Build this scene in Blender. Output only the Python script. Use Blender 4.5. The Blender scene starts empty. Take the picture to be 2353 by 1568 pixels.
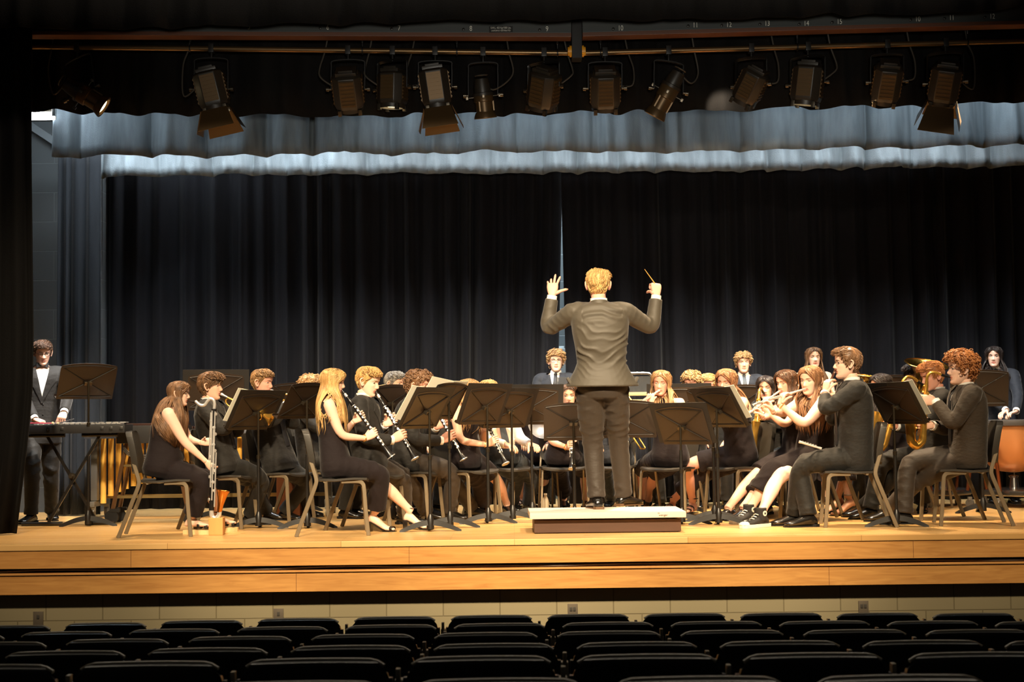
import bpy, bmesh, math, random
import numpy as np
from mathutils import Vector, Matrix, Quaternion
from mathutils.bvhtree import BVHTree
random.seed(7); RNG = np.random.default_rng(7)
SC = bpy.context.scene
COL = SC.collection
PI = math.pi
def V(*a): return Vector(a if len(a) > 1 else a[0])
def lerp(a, b, t): return a + (b - a) * t
def clamp(x, a, b): return max(a, min(b, x))

# ------------------------------------------------------------------ camera
W_, H_ = 2353, 1568
FPX = 3400.0
CAMH = 0.904
PITCH = math.atan(178 / FPX)
ROLL = 0.012
_F = Vector((0, math.cos(PITCH), math.sin(PITCH)))
_U0 = Vector((0, -math.sin(PITCH), math.cos(PITCH)))
_R0 = Vector((1, 0, 0))
_R = _R0 * math.cos(ROLL) - _U0 * math.sin(ROLL)
_U = _U0 * math.cos(ROLL) + _R0 * math.sin(ROLL)
CAMP = Vector((0, 0, CAMH))
def ray(px, py):
    return _F + _R * ((px - W_ / 2) / FPX) - _U * ((py - H_ / 2) / FPX)
def P(px, py, D):
    "world point seen at photo pixel (px,py) that lies at distance D (metres, along Y)"
    d = ray(px, py); return CAMP + d * (D / d.y)
def G(px, py, z=0.0):
    "point of the horizontal plane z seen at a photo pixel"
    d = ray(px, py); return CAMP + d * ((z - CAMH) / d.z)
def XZ(px, D, z):
    "x of pixel column px for a point at distance D and height z"
    x = (px - W_ / 2) / FPX * D
    for _ in range(6):
        q = project(Vector((x, D, z))); x += (px - q[0]) / FPX * D
    return Vector((x, D, z))
def project(p):
    d = p - CAMP; w = d.dot(_F)
    return (W_ / 2 + FPX * d.dot(_R) / w, H_ / 2 - FPX * d.dot(_U) / w)

def make_camera():
    cd = bpy.data.cameras.new('camera'); co = bpy.data.objects.new('camera', cd); COL.objects.link(co)
    cd.sensor_fit = 'HORIZONTAL'; cd.sensor_width = 36.0; cd.lens = 36.0 * FPX / W_
    m = Matrix((_R, _U, -_F)).transposed().to_4x4(); m.translation = CAMP
    co.matrix_world = m
    cd.clip_start = 0.05; cd.clip_end = 100
    cd.dof.use_dof = True; cd.dof.focus_distance = 12.0; cd.dof.aperture_fstop = 5.0
    SC.camera = co
make_camera()

# ------------------------------------------------------------------ materials
def s2l(c):
    return tuple(((x / 255) / 12.92 if x / 255 <= 0.04045 else ((x / 255 + 0.055) / 1.055) ** 2.4) for x in c)
MATS = {}
def mat(name, rgb, rough=0.5, metal=0.0, spec=0.5, var=0.0, vscale=20.0, stretch=(1, 1, 1), bump=0.0, bscale=60.0, bstretch=None,
        sheen=0.0, emit=None, estr=0.0, trans=0.0, alpha=1.0, coat=0.0, aniso=0.0, rgb2=None, sub=0.0):
    if name in MATS: return MATS[name]
    m = bpy.data.materials.new(name); m.use_nodes = True; MATS[name] = m
    nt = m.node_tree; b = nt.nodes['Principled BSDF']; I = b.inputs
    c = s2l(rgb)
    I['Base Color'].default_value = (*c, 1); I['Roughness'].default_value = rough; I['Metallic'].default_value = metal
    I['Specular IOR Level'].default_value = spec
    if sheen: I['Sheen Weight'].default_value = sheen; I['Sheen Roughness'].default_value = 0.4
    if coat: I['Coat Weight'].default_value = coat; I['Coat Roughness'].default_value = 0.12
    if trans: I['Transmission Weight'].default_value = trans
    if alpha < 1: I['Alpha'].default_value = alpha
    if sub: I['Subsurface Weight'].default_value = sub; I['Subsurface Radius'].default_value = (0.012, 0.005, 0.003); I['Subsurface Scale'].default_value = 1.0
    if emit: I['Emission Color'].default_value = (*s2l(emit), 1); I['Emission Strength'].default_value = estr
    m.diffuse_color = (*c, 1)
    tc = None
    def coord(st):
        nonlocal tc
        if tc is None: tc = nt.nodes.new('ShaderNodeTexCoord')
        mp = nt.nodes.new('ShaderNodeMapping'); mp.inputs['Scale'].default_value = st
        nt.links.new(tc.outputs['Object'], mp.inputs['Vector']); return mp.outputs['Vector']
    if var or rgb2:
        n = nt.nodes.new('ShaderNodeTexNoise'); n.inputs['Scale'].default_value = vscale; n.inputs['Detail'].default_value = 4
        nt.links.new(coord(stretch), n.inputs['Vector'])
        r = nt.nodes.new('ShaderNodeValToRGB')
        c2 = s2l(rgb2) if rgb2 else tuple(min(1, x * (1 + var)) for x in c)
        c1 = c if rgb2 else tuple(x * (1 - var) for x in c)
        r.color_ramp.elements[0].position = 0.35; r.color_ramp.elements[1].position = 0.65
        r.color_ramp.elements[0].color = (*c1, 1); r.color_ramp.elements[1].color = (*c2, 1)
        nt.links.new(n.outputs['Fac'], r.inputs['Fac']); nt.links.new(r.outputs['Color'], I['Base Color'])
    if bump:
        n = nt.nodes.new('ShaderNodeTexNoise'); n.inputs['Scale'].default_value = bscale; n.inputs['Detail'].default_value = 3
        nt.links.new(coord(bstretch or (1, 1, 1)), n.inputs['Vector'])
        bp = nt.nodes.new('ShaderNodeBump'); bp.inputs['Strength'].default_value = min(1, bump); bp.inputs['Distance'].default_value = 0.01 * max(1, bump)
        nt.links.new(n.outputs['Fac'], bp.inputs['Height']); nt.links.new(bp.outputs['Normal'], I['Normal'])
    return m

# ------------------------------------------------------------------ mesh builder
def frame_from(d, up=None):
    "orthonormal (x,y,z=d)"
    z = d.normalized(); u = up if up is not None else (Vector((0, 0, 1)) if abs(z.z) < 0.9 else Vector((0, 1, 0)))
    x = u.cross(z)
    if x.length < 1e-6: x = Vector((1, 0, 0)).cross(z)
    x.normalize(); y = z.cross(x); return x, y, z

class MB:
    def __init__(s): s.v = []; s.f = []; s.m = []; s.mi = 0
    def add(s, vs, fs, mi=None):
        o = len(s.v); s.v += [tuple(p) for p in vs]; s.f += [tuple(i + o for i in f) for f in fs]
        s.m += [s.mi if mi is None else mi] * len(fs); return s
    def rings(s, rings, cap=True, closed=True, mi=None):
        n = len(rings[0]); vs = [p for r in rings for p in r]; fs = []
        for i in range(len(rings) - 1):
            for j in range(n if closed else n - 1):
                a = i * n + j; b = i * n + (j + 1) % n
                fs.append((a, b, b + n, a + n))
        if cap and closed:
            fs.append(tuple(range(n - 1, -1, -1))); fs.append(tuple((len(rings) - 1) * n + j for j in range(n)))
        return s.add(vs, fs, mi)
    def tube(s, pts, r, n=8, cap=True, up=None, flat=1.0, mi=None, closedpath=False, rot=0.0):
        pts = [Vector(p) for p in pts]
        rr = r if hasattr(r, '__len__') else [r] * len(pts)
        x = None; rs = []
        N = len(pts)
        for i, p in enumerate(pts):
            if i == 0: d = pts[1] - pts[0]
            elif i == N - 1: d = pts[-1] - pts[-2]
            else: d = (pts[i + 1] - pts[i]).normalized() + (pts[i] - pts[i - 1]).normalized()
            if d.length < 1e-9: d = pts[min(i + 1, N - 1)] - pts[max(i - 1, 0)]
            d.normalize()
            if x is None: x, y, z = frame_from(d, up)
            else:
                x = x - d * x.dot(d)
                if x.length < 1e-6: x = frame_from(d)[0]
                x.normalize(); y = d.cross(x)
            rs.append([p + x * (rr[i] * math.cos(2 * PI * k / n + rot)) + y * (rr[i] * flat * math.sin(2 * PI * k / n + rot)) for k in range(n)])
        if closedpath:
            nn = n; vs = [q for r_ in rs for q in r_]; fs = []
            for i in range(N):
                for j in range(nn):
                    a = i * nn + j; b = i * nn + (j + 1) % nn; i2 = (i + 1) % N
                    fs.append((a, b, i2 * nn + (j + 1) % nn, i2 * nn + j))
            return s.add(vs, fs, mi)
        return s.rings(rs, cap, True, mi)
    def box(s, c, size, M=None, mi=None):
        hx, hy, hz = size[0] / 2, size[1] / 2, size[2] / 2
        vs = [Vector((c[0] + a * hx, c[1] + b * hy, c[2] + d * hz)) for a in (-1, 1) for b in (-1, 1) for d in (-1, 1)]
        if M is not None: vs = [M @ v for v in vs]
        return s.add(vs, [(0, 1, 3, 2), (4, 6, 7, 5), (0, 4, 5, 1), (2, 3, 7, 6), (0, 2, 6, 4), (1, 5, 7, 3)], mi)
    def lathe(s, prof, o=(0, 0, 0), d=(0, 0, 1), n=24, cap=True, mi=None, up=None):
        "prof: list of (distance along axis, radius)"
        o = Vector(o); x, y, z = frame_from(Vector(d), up)
        rs = [[o + z * t + x * (r * math.cos(2 * PI * k / n)) + y * (r * math.sin(2 * PI * k / n)) for k in range(n)] for t, r in prof]
        return s.rings(rs, cap, True, mi)
    def sphere(s, c, r, n=12, m=8, M=None, mi=None):
        c = Vector(c); rx, ry, rz = (r, r, r) if not hasattr(r, '__len__') else r
        rs = []
        for i in range(m + 1):
            t = PI * (0.02 + 0.96 * i / m)
            ring = [Vector((rx * math.sin(t) * math.cos(2 * PI * k / n), ry * math.sin(t) * math.sin(2 * PI * k / n), -rz * math.cos(t))) for k in range(n)]
            if M is not None: ring = [M @ q for q in ring]
            rs.append([c + q for q in ring])
        return s.rings(rs, True, True, mi)
    def prism(s, poly, ext, mi=None):
        "polygon (list of 3D points) extruded by vector ext"
        n = len(poly); e = Vector(ext); vs = [Vector(p) for p in poly] + [Vector(p) + e for p in poly]
        fs = [tuple(range(n - 1, -1, -1)), tuple(range(n, 2 * n))] + [(i, (i + 1) % n, n + (i + 1) % n, n + i) for i in range(n)]
        return s.add(vs, fs, mi)
    def xf(s, M):
        s.v = [tuple(M @ Vector(p)) for p in s.v]; return s
    def mesh(s, name):
        me = bpy.data.meshes.new(name); me.from_pydata([tuple(p) for p in s.v], [], s.f)
        bm = bmesh.new(); bm.from_mesh(me); bmesh.ops.recalc_face_normals(bm, faces=bm.faces); bm.to_mesh(me); bm.free()
        return me
    def build(s, name, mats, parent=None, smooth=True, bevel=0.0, org=None, sharp=40, bseg=2):
        if org is not None:
            o3 = Vector(org); s.v = [tuple(Vector(p) - o3) for p in s.v]
        me = bpy.data.meshes.new(name); me.from_pydata([tuple(p) for p in s.v], [], s.f)
        me.polygons.foreach_set('material_index', s.m)
        bm = bmesh.new(); bm.from_mesh(me); bmesh.ops.recalc_face_normals(bm, faces=bm.faces)
        if bevel:
            es = [e for e in bm.edges if len(e.link_faces) == 2 and e.calc_face_angle() > math.radians(30)]
            if es: bmesh.ops.bevel(bm, geom=es, offset=bevel, segments=bseg, profile=0.7, affect='EDGES', clamp_overlap=True)
        bm.to_mesh(me); bm.free()
        return link(name, me, mats, parent, smooth, sharp)

def link(name, me, mats, parent=None, smooth=True, sharp=40):
    for m in (mats if isinstance(mats, (list, tuple)) else [mats]): me.materials.append(m)
    if smooth:
        me.polygons.foreach_set('use_smooth', [True] * len(me.polygons))
        if sharp:
            try: me.set_sharp_from_angle(angle=math.radians(sharp))
            except Exception: pass
    me.update()
    o = bpy.data.objects.new(name, me); COL.objects.link(o)
    if parent is not None: o.parent = parent
    return o
def tag(o, label=None, cat=None, group=None, kind=None):
    if label: o['label'] = label
    if cat: o['category'] = cat
    if group: o['group'] = group
    if kind: o['kind'] = kind
    return o
def thing(name, label, cat, loc=(0, 0, 0), rotz=0.0, group=None):
    o = bpy.data.objects.new(name, None); COL.objects.link(o); o.empty_display_size = 0.1
    o.location = loc; o.rotation_euler = (0, 0, rotz); return tag(o, label, cat, group)
KIDS = {}
def dup(root, loc, rotz=0.0, label=None, group=None, kids=None):
    "copy a thing with copies of its parts and sub-parts"
    r = root.copy(); COL.objects.link(r); r.location = loc; r.rotation_euler = (0, 0, rotz)
    if label: r['label'] = label
    if group: r['group'] = group
    for ch in list(root.children):
        c = ch.copy(); COL.objects.link(c); c.parent = r
        for g in list(ch.children):
            d = g.copy(); COL.objects.link(d); d.parent = c
    return r
def struct(o): o['kind'] = 'structure'; return o
def spline(pts, n):
    "Catmull-Rom through points, n samples per span"
    pts = [Vector(p) for p in pts]; out = []
    for i in range(len(pts) - 1):
        p0 = pts[max(i - 1, 0)]; p1 = pts[i]; p2 = pts[i + 1]; p3 = pts[min(i + 2, len(pts) - 1)]
        for k in range(n):
            t = k / n
            out.append(0.5 * ((2 * p1) + (p2 - p0) * t + (2 * p0 - 5 * p1 + 4 * p2 - p3) * t * t + (3 * p1 - p0 - 3 * p2 + p3) * t ** 3))
    out.append(pts[-1]); return out
def remesh(mb, voxel, smooth=2, sfac=0.5):
    "one continuous surface out of overlapping closed shells"
    me = mb.mesh('tmp'); o = bpy.data.objects.new('tmp', me); COL.objects.link(o)
    r = o.modifiers.new('r', 'REMESH'); r.mode = 'VOXEL'; r.voxel_size = voxel
    if smooth:
        sm = o.modifiers.new('s', 'SMOOTH'); sm.iterations = smooth; sm.factor = sfac
    dg = bpy.context.evaluated_depsgraph_get(); dg.update()
    e = o.evaluated_get(dg); out = bpy.data.meshes.new_from_object(e)
    bpy.data.objects.remove(o); bpy.data.meshes.remove(me)
    return out
def mverts(me):
    a = np.empty(len(me.vertices) * 3); me.vertices.foreach_get('co', a); return a.reshape(-1, 3)
def mnormals(me):
    a = np.empty(len(me.vertices) * 3); me.vertices.foreach_get('normal', a); return a.reshape(-1, 3)
def setverts(me, a): me.vertices.foreach_set('co', a.ravel()); me.update()
# ================================================================== stage and house shell
D0 = 11.15
M_floor = None
def wood_floor():
    m = bpy.data.materials.new('stage_maple'); m.use_nodes = True; nt = m.node_tree; b = nt.nodes['Principled BSDF']
    tc = nt.nodes.new('ShaderNodeTexCoord')
    br = nt.nodes.new('ShaderNodeTexBrick'); br.inputs['Scale'].default_value = 1.0
    br.inputs['Brick Width'].default_value = 1.3; br.inputs['Row Height'].default_value = 0.057; br.inputs['Mortar Size'].default_value = 0.0012
    br.inputs['Color1'].default_value = (*s2l((226, 184, 122)), 1); br.inputs['Color2'].default_value = (*s2l((208, 160, 96)), 1); br.inputs['Mortar'].default_value = (*s2l((120, 76, 34)), 1)
    br.offset = 0.37
    nt.links.new(tc.outputs['Object'], br.inputs['Vector'])
    mp = nt.nodes.new('ShaderNodeMapping'); mp.inputs['Scale'].default_value = (2.0, 40, 1); nt.links.new(tc.outputs['Object'], mp.inputs['Vector'])
    n = nt.nodes.new('ShaderNodeTexNoise'); n.inputs['Scale'].default_value = 2.5; n.inputs['Detail'].default_value = 5; nt.links.new(mp.outputs[0], n.inputs['Vector'])
    mx = nt.nodes.new('ShaderNodeMixRGB'); mx.blend_type = 'MULTIPLY'; mx.inputs['Fac'].default_value = 0.35
    r = nt.nodes.new('ShaderNodeValToRGB'); r.color_ramp.elements[0].color = (0.55, 0.5, 0.45, 1); r.color_ramp.elements[1].color = (1, 1, 1, 1)
    nt.links.new(n.outputs['Fac'], r.inputs['Fac']); nt.links.new(br.outputs['Color'], mx.inputs['Color1']); nt.links.new(r.outputs['Color'], mx.inputs['Color2'])
    nt.links.new(mx.outputs['Color'], b.inputs['Base Color'])
    n2 = nt.nodes.new('ShaderNodeTexNoise'); n2.inputs['Scale'].default_value = 3; nt.links.new(tc.outputs['Object'], n2.inputs['Vector'])
    rr = nt.nodes.new('ShaderNodeMapRange'); rr.inputs['To Min'].default_value = 0.22; rr.inputs['To Max'].default_value = 0.42
    nt.links.new(n2.outputs['Fac'], rr.inputs['Value']); nt.links.new(rr.outputs[0], b.inputs['Roughness'])
    b.inputs['Specular IOR Level'].default_value = 0.45
    return m
def wood_face():
    m = bpy.data.materials.new('apron_veneer'); m.use_nodes = True; nt = m.node_tree; b = nt.nodes['Principled BSDF']
    tc = nt.nodes.new('ShaderNodeTexCoord'); mp = nt.nodes.new('ShaderNodeMapping'); mp.inputs['Scale'].default_value = (1.2, 1, 14); nt.links.new(tc.outputs['Object'], mp.inputs['Vector'])
    n = nt.nodes.new('ShaderNodeTexNoise'); n.inputs['Scale'].default_value = 2.2; n.inputs['Detail'].default_value = 6; n.inputs['Distortion'].default_value = 1.2; nt.links.new(mp.outputs[0], n.inputs['Vector'])
    r = nt.nodes.new('ShaderNodeValToRGB'); r.color_ramp.elements[0].position = 0.3; r.color_ramp.elements[1].position = 0.7
    r.color_ramp.elements[0].color = (*s2l((176, 122, 64)), 1); r.color_ramp.elements[1].color = (*s2l((202, 148, 82)), 1)
    nt.links.new(n.outputs['Fac'], r.inputs['Fac']); nt.links.new(r.outputs['Color'], b.inputs['Base Color'])
    b.inputs['Roughness'].default_value = 0.38
    return m
def block_wall(name, c1, c2, mortar, w=0.406, h=0.203, ms=0.006, rough=0.7, rot=True):
    m = bpy.data.materials.new(name); m.use_nodes = True; nt = m.node_tree; b = nt.nodes['Principled BSDF']
    tc = nt.nodes.new('ShaderNodeTexCoord'); mp = nt.nodes.new('ShaderNodeMapping'); mp.inputs['Rotation'].default_value = (PI / 2, 0, 0)
    nt.links.new(tc.outputs['Object'], mp.inputs['Vector'])
    br = nt.nodes.new('ShaderNodeTexBrick'); br.inputs['Scale'].default_value = 1; br.inputs['Brick Width'].default_value = w; br.inputs['Row Height'].default_value = h; br.inputs['Mortar Size'].default_value = ms
    br.inputs['Mortar Smooth'].default_value = 0.4
    for k, c in (('Color1', c1), ('Color2', c2), ('Mortar', mortar)): br.inputs[k].default_value = (*s2l(c), 1)
    nt.links.new(mp.outputs[0], br.inputs['Vector']); nt.links.new(br.outputs['Color'], b.inputs['Base Color'])
    bp = nt.nodes.new('ShaderNodeBump'); bp.inputs['Strength'].default_value = 0.6; bp.inputs['Distance'].default_value = 0.004; bp.invert = True
    nt.links.new(br.outputs['Fac'], bp.inputs['Height']); nt.links.new(bp.outputs['Normal'], b.inputs['Normal'])
    b.inputs['Roughness'].default_value = rough
    return m
M_floor = wood_floor(); M_face = wood_face()
M_black = mat('matte_black', (14, 14, 15), 0.6)
M_bmetal = mat('black_metal', (22, 20, 18), 0.38, spec=0.5)
M_bplastic = mat('black_plastic', (26, 25, 24), 0.45)
M_steel = mat('steel', (190, 190, 188), 0.25, 1.0)
M_darksteel = mat('dark_steel', (96, 88, 76), 0.35, 0.9)
M_gold = mat('gold_lacquer', (232, 180, 84), 0.24, .8)
M_silver = mat('silver_plate', (232, 230, 226), 0.26, .65)
M_rubber = mat('rubber', (20, 20, 20), 0.7)

sx = 8.0
o = MB(); o.box((0, (D0 + 17.5) / 2, -0.0225), (2 * sx, 17.5 - D0, 0.045)); o = struct(o.build('floor', M_floor, bevel=0.006, smooth=False))
b = MB(); b.box((0, D0 + 0.07, -0.112), (2 * sx, 0.12, 0.133))
struct(b.build('trim_1', M_face, smooth=False))
b = MB(); b.box((0, D0 + 0.07, -0.294), (2 * sx, 0.12, 0.158))
b.box((0, D0 + 0.065, -0.222), (2 * sx, 0.135, 0.012))
struct(b.build('trim_2', M_face, smooth=False, bevel=0.003))
b = MB(); b.box((0, D0 + 0.3, -0.2), (2 * sx, 0.3, 0.34)); struct(b.build('trim_3', M_black, smooth=False))
# panel joints of the apron veneer
b = MB()
for px, z in ((680, -0.294), (1905, -0.294), (940, -0.112), (2100, -0.112), (300, -0.112)):
    q = P(px, 1290, D0); b.box((q.x, D0 + 0.0095, z), (0.003, 0.003, 0.125 if z > -.2 else 0.15))
struct(b.build('trim_4', mat('veneer_joint', (110, 66, 30), 0.7), smooth=False))
M_beige = block_wall('beige_block', (134, 124, 96), (128, 118, 90), (104, 94, 68), 0.43, 0.215, 0.005)
b = MB(); b.box((0, 0, -0.47), (2 * sx, 0.2, 0.94)); ow = struct(b.build('wall_front', M_beige, smooth=False)); ow.location = (0.1, D0 + 0.25, -0.372)
# house floor (slopes up towards the back)
b = MB(); b.prism([(-sx, D0 + 0.4, -1.36), (-sx, 7.6, -1.02), (-sx, 0.2, -0.48), (-sx, 0.2, -0.7), (-sx, D0 + .4, -1.5)], (2 * sx, 0, 0))
struct(b.build('floor_house', mat('house_floor', (40, 36, 34), 0.8), smooth=False))

# cable lying in the groove of the apron
pts = []
for i in range(41):
    x = -6 + 12 * i / 40; pts.append((x, D0 + 0.055 + 0.012 * math.sin(i * 1.7), -0.2035 + 0.009 * max(0, math.sin(i * .9)) * (1 if x < 0 else .4)))
b = MB(); b.tube(spline(pts, 4), 0.0065, 6)
tag(b.build('cable', mat('cable_grey', (92, 84, 78), 0.5)), 'long grey cable lying in the black groove between the two wooden apron bands', 'cable')

# outlets on the wall below the stage
for px, py, lab, n in ((88, 1424, 'grey wall plate at the far left of the beige wall below the stage', 1), (640, 1417, 'steel wall plate with one socket, below the stage left of the podium', 1),
                    (1316, 1406, 'small wall box peeking over the seats below the podium', 2), (1984, 1399, 'grey double socket plate on the beige wall right of the podium', 2)):
    q = P(px, py, D0 + 0.147); t = thing('wall_outlet', lab, 'outlet', (q.x, D0 + 0.15, q.z))
    p = MB(); p.box((0, -0.005, 0), (0.076, 0.01, 0.118)); p.build('plate', mat('outlet_plate', (120, 110, 96), 0.4, 0.6), t, bevel=0.003)
    for k in range(n):
        p = MB(); p.box(((k - (n - 1) / 2) * .026, -0.012, 0.02), (0.02, 0.006, 0.03)); p.build('socket', mat('outlet_socket', (170, 160, 140) if n == 2 else (60, 56, 50), 0.5), t, bevel=0.002)

# ------------------------------------------------------------------ curtains
def cloth_mat(name, rgb, rough=0.85, sheen=0.15):
    return mat(name, rgb, rough, spec=0.15, sheen=sheen, var=0.12, vscale=6, stretch=(3, 3, .4), bump=0.25, bscale=90)
M_back = cloth_mat('black_velour', (22, 22, 26), sheen=.06)
M_leg = cloth_mat('leg_velour', (30, 33, 37))
M_dark = cloth_mat('dark_border_cloth', (16, 15, 15), sheen=0.03)
M_grey = cloth_mat('grey_border_cloth', (100, 109, 115), sheen=0.1)
M_grey2 = cloth_mat('grey_border_cloth_rear', (112, 121, 126), sheen=0.1)
def folds(xs, wl, amp, rng, box=0.0):
    "pseudo-random pleat profile along xs"
    edges = [xs[0] - wl]; kinds = []
    while edges[-1] < xs[-1] + wl:
        edges.append(edges[-1] + wl * rng.uniform(0.55, 1.5)); kinds.append((rng.uniform(0.5, 1.15), rng.uniform(0.35, 0.65)))
    out = np.zeros(len(xs)); e = np.array(edges); idx = np.clip(np.searchsorted(e, xs) - 1, 0, len(kinds) - 1)
    for i, x in enumerate(xs):
        k = idx[i]; t = (x - e[k]) / (e[k + 1] - e[k]); a, s = kinds[k]
        u = t / s * 0.5 if t < s else 0.5 + (t - s) / (1 - s) * 0.5
        c = 0.5 - 0.5 * math.cos(2 * PI * u)
        if box: c = c ** (1 - box) if c > 0 else 0
        out[i] = a * c * amp
    return out
def curtain(name, m, x0, x1, D, z0, z1, wl=0.17, amp=0.09, seed=1, nx=500, nz=10, box=0.0, hem=None, hemvar=0.0, pocket=0.0, edge=None, kind=None, wrinkle=0.0, hemslope=0.0, hemq=None):
    rng = np.random.default_rng(seed); xs = np.linspace(x0, x1, nx)
    f1 = folds(xs, wl, amp, rng, box); f2 = folds(xs, wl * 0.45, amp * 0.25, rng); hv = np.interp(xs, np.linspace(x0, x1, 14), rng.uniform(-1, 1, 14)) * hemvar
    vs = []; zs = [0] + ([pocket / (z1 - z0)] if pocket else []) + list(np.linspace(0.12 if not pocket else 0.25, 1, nz))
    ph = rng.uniform(0, 6, 4)
    for j, t in enumerate(zs):
        for i, x in enumerate(xs):
            g = 1.0 - 0.35 * t
            d = f1[i] * g + f2[i] * (1.1 - t)
            zz = lerp(z0 + hv[i] + hemslope * (x - x0) + ((hemq[1] if x < hemq[0] else hemq[2]) * (x - hemq[0]) ** 2 if hemq else 0), z1, t)
            xx = x
            if wrinkle and t < 0.35: d += wrinkle * math.sin(x * 55 + ph[0] + 9 * t) * math.sin(x * 17 + ph[1]) * (1 - t / .35)
            if pocket and j == 1: d += 0.006
            if edge: xx = x + edge(x, zz)
            vs.append((xx, D - d, zz))
    fs = [(j * nx + i, j * nx + i + 1, (j + 1) * nx + i + 1, (j + 1) * nx + i) for j in range(len(zs) - 1) for i in range(nx - 1)]
    b = MB(); b.add(vs, fs); ob = b.build(name, m, sharp=0)
    so = ob.modifiers.new('thick', 'SOLIDIFY'); so.thickness = 0.006; so.offset = 1
    return ob
DB = 15.45
xl = P(128, 700, DB).x; xg = P(1291, 440, DB).x; xr = 6.0
ztop = P(1200, 150, DB).z
zap = P(1291, 438, DB).z
def gapL(x, z):   # the left half is drawn aside a little below the apex
    k = clamp((zap - z) / zap, 0, 1); return -0.115 * k * math.exp(-((x - xg) / 0.9) ** 2)
def gapR(x, z):
    k = clamp((zap - z) / zap, 0, 1); return 0.036 * k * math.exp(-((x - xg) / 0.9) ** 2)
tag(curtain('stage_curtain', M_back, xl + .05, xg + 0.004, DB, 0.012, ztop, 0.2, 0.15, 3, 760, edge=gapL), 'left half of the tall black pleated backdrop curtain, ending at the lit gap', 'curtain')
tag(curtain('stage_curtain', M_back, xg - 0.004, xr, DB, 0.012, ztop, 0.23, 0.14, 5, 700, edge=gapR), 'right half of the tall black pleated backdrop curtain, behind the conductor', 'curtain')
q0 = P(128, 700, 14.5).x; q1 = P(225, 700, 14.5).x
tag(curtain('leg_curtain', M_leg, q0, q1, 14.6, 0.012, P(150, 300, 14.6).z, 0.13, 0.1, 11, 120), 'narrow dark blue-grey side curtain behind the left percussionist', 'curtain')
# proscenium leg at left, in front of the percussionist
x1 = P(66, 600, 12.15).x
def legedge(x, z): return (-0.10 * clamp((1.2 - z) / 1.2, 0, 1) ** 1.3 + 0.03 * clamp(1 - abs(z - 1.6) / 1.6, 0, 1)) if x > x1 - 0.2 else 0
tag(curtain('leg_curtain', M_dark, -7.0, x1, 12.25, 0.01, 6.0, 0.22, 0.1, 21, 260, edge=legedge, nz=24), 'tall black side curtain at the left edge of the stage opening', 'curtain')
# borders (valances)
def hz(py, D): return CAMH + (962 - py) * D / FPX
tag(curtain('border_curtain', M_dark, -6, 6.5, 11.75, hz(50, 11.75), 6.0, 0.62, 0.10, 31, 700, box=.35, hemvar=0.035, edge=None, hemq=(.5, .0019, .0078)), 'topmost black border curtain along the top of the picture, in front of the dimmer rail', 'curtain')
tag(curtain('border_curtain', M_dark, -6, 6, 13.0, hz(262, 13.0), 6.0, 0.62, 0.20, 37, 800, box=.3, hemvar=0.01, hemq=(0, .0042, .0026)), 'black border curtain hanging right behind the row of spotlights', 'curtain')
xb = P(129, 300, 13.85).x
tag(curtain('border_curtain', M_grey, xb, 6.2, 13.9, hz(351, 13.9), hz(120, 13.9), 0.5, 0.21, 41, 900, box=.6, hemvar=0.015, pocket=0.11, wrinkle=0.006), 'grey border curtain below the black one, lit unevenly, upper of the two grey borders', 'curtain')
xb = P(220, 380, 14.75).x
tag(curtain('border_curtain', M_grey2, xb, 6.4, 14.8, hz(398, 14.8), hz(250, 14.8), 0.42, 0.19, 43, 1000, box=.6, hemvar=0.012, pocket=0.10, wrinkle=0.012), 'brightest grey border curtain with a puckered hem, lowest of the borders', 'curtain')

# stage walls
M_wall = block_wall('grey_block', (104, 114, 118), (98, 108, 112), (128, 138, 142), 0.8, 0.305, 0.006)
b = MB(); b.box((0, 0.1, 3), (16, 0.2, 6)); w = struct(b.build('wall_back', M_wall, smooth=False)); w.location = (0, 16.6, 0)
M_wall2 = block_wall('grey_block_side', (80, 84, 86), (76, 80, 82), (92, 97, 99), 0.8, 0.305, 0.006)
xw = P(76, 700, 15.2).x
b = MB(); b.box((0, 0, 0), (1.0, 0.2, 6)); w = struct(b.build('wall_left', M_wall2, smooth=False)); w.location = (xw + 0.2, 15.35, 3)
b = MB(); b.box((0, 14.2, 6.05), (16, 6.2, 0.1)); struct(b.build('ceiling', M_black, smooth=False))
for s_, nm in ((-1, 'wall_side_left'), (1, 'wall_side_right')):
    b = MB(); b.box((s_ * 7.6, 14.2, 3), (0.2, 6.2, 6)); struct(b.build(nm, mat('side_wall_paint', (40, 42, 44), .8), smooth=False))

# conduit box standing in the gap behind the drawn curtain
q = P(1292, 850, 16.1); t = thing('wall_cabinet', 'tall pale grey cabinet seen through the curtain gap behind the standing player in glasses', 'cabinet', (q.x, 16.35, 0))
b = MB(); b.box((0, 0, P(1292, 800, 16.1).z / 2), (0.13, 0.3, P(1292, 800, 16.1).z)); b.build('body', mat('pale_grey_paint', (196, 204, 206), .5), t, bevel=.01)
b = MB(); b.box((0.0, 0, P(1292, 800, 16.1).z + .015), (0.06, 0.1, 0.03)); b.build('cap', mat('pale_grey_paint', (196, 204, 206), .5), t, bevel=.005)

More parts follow.
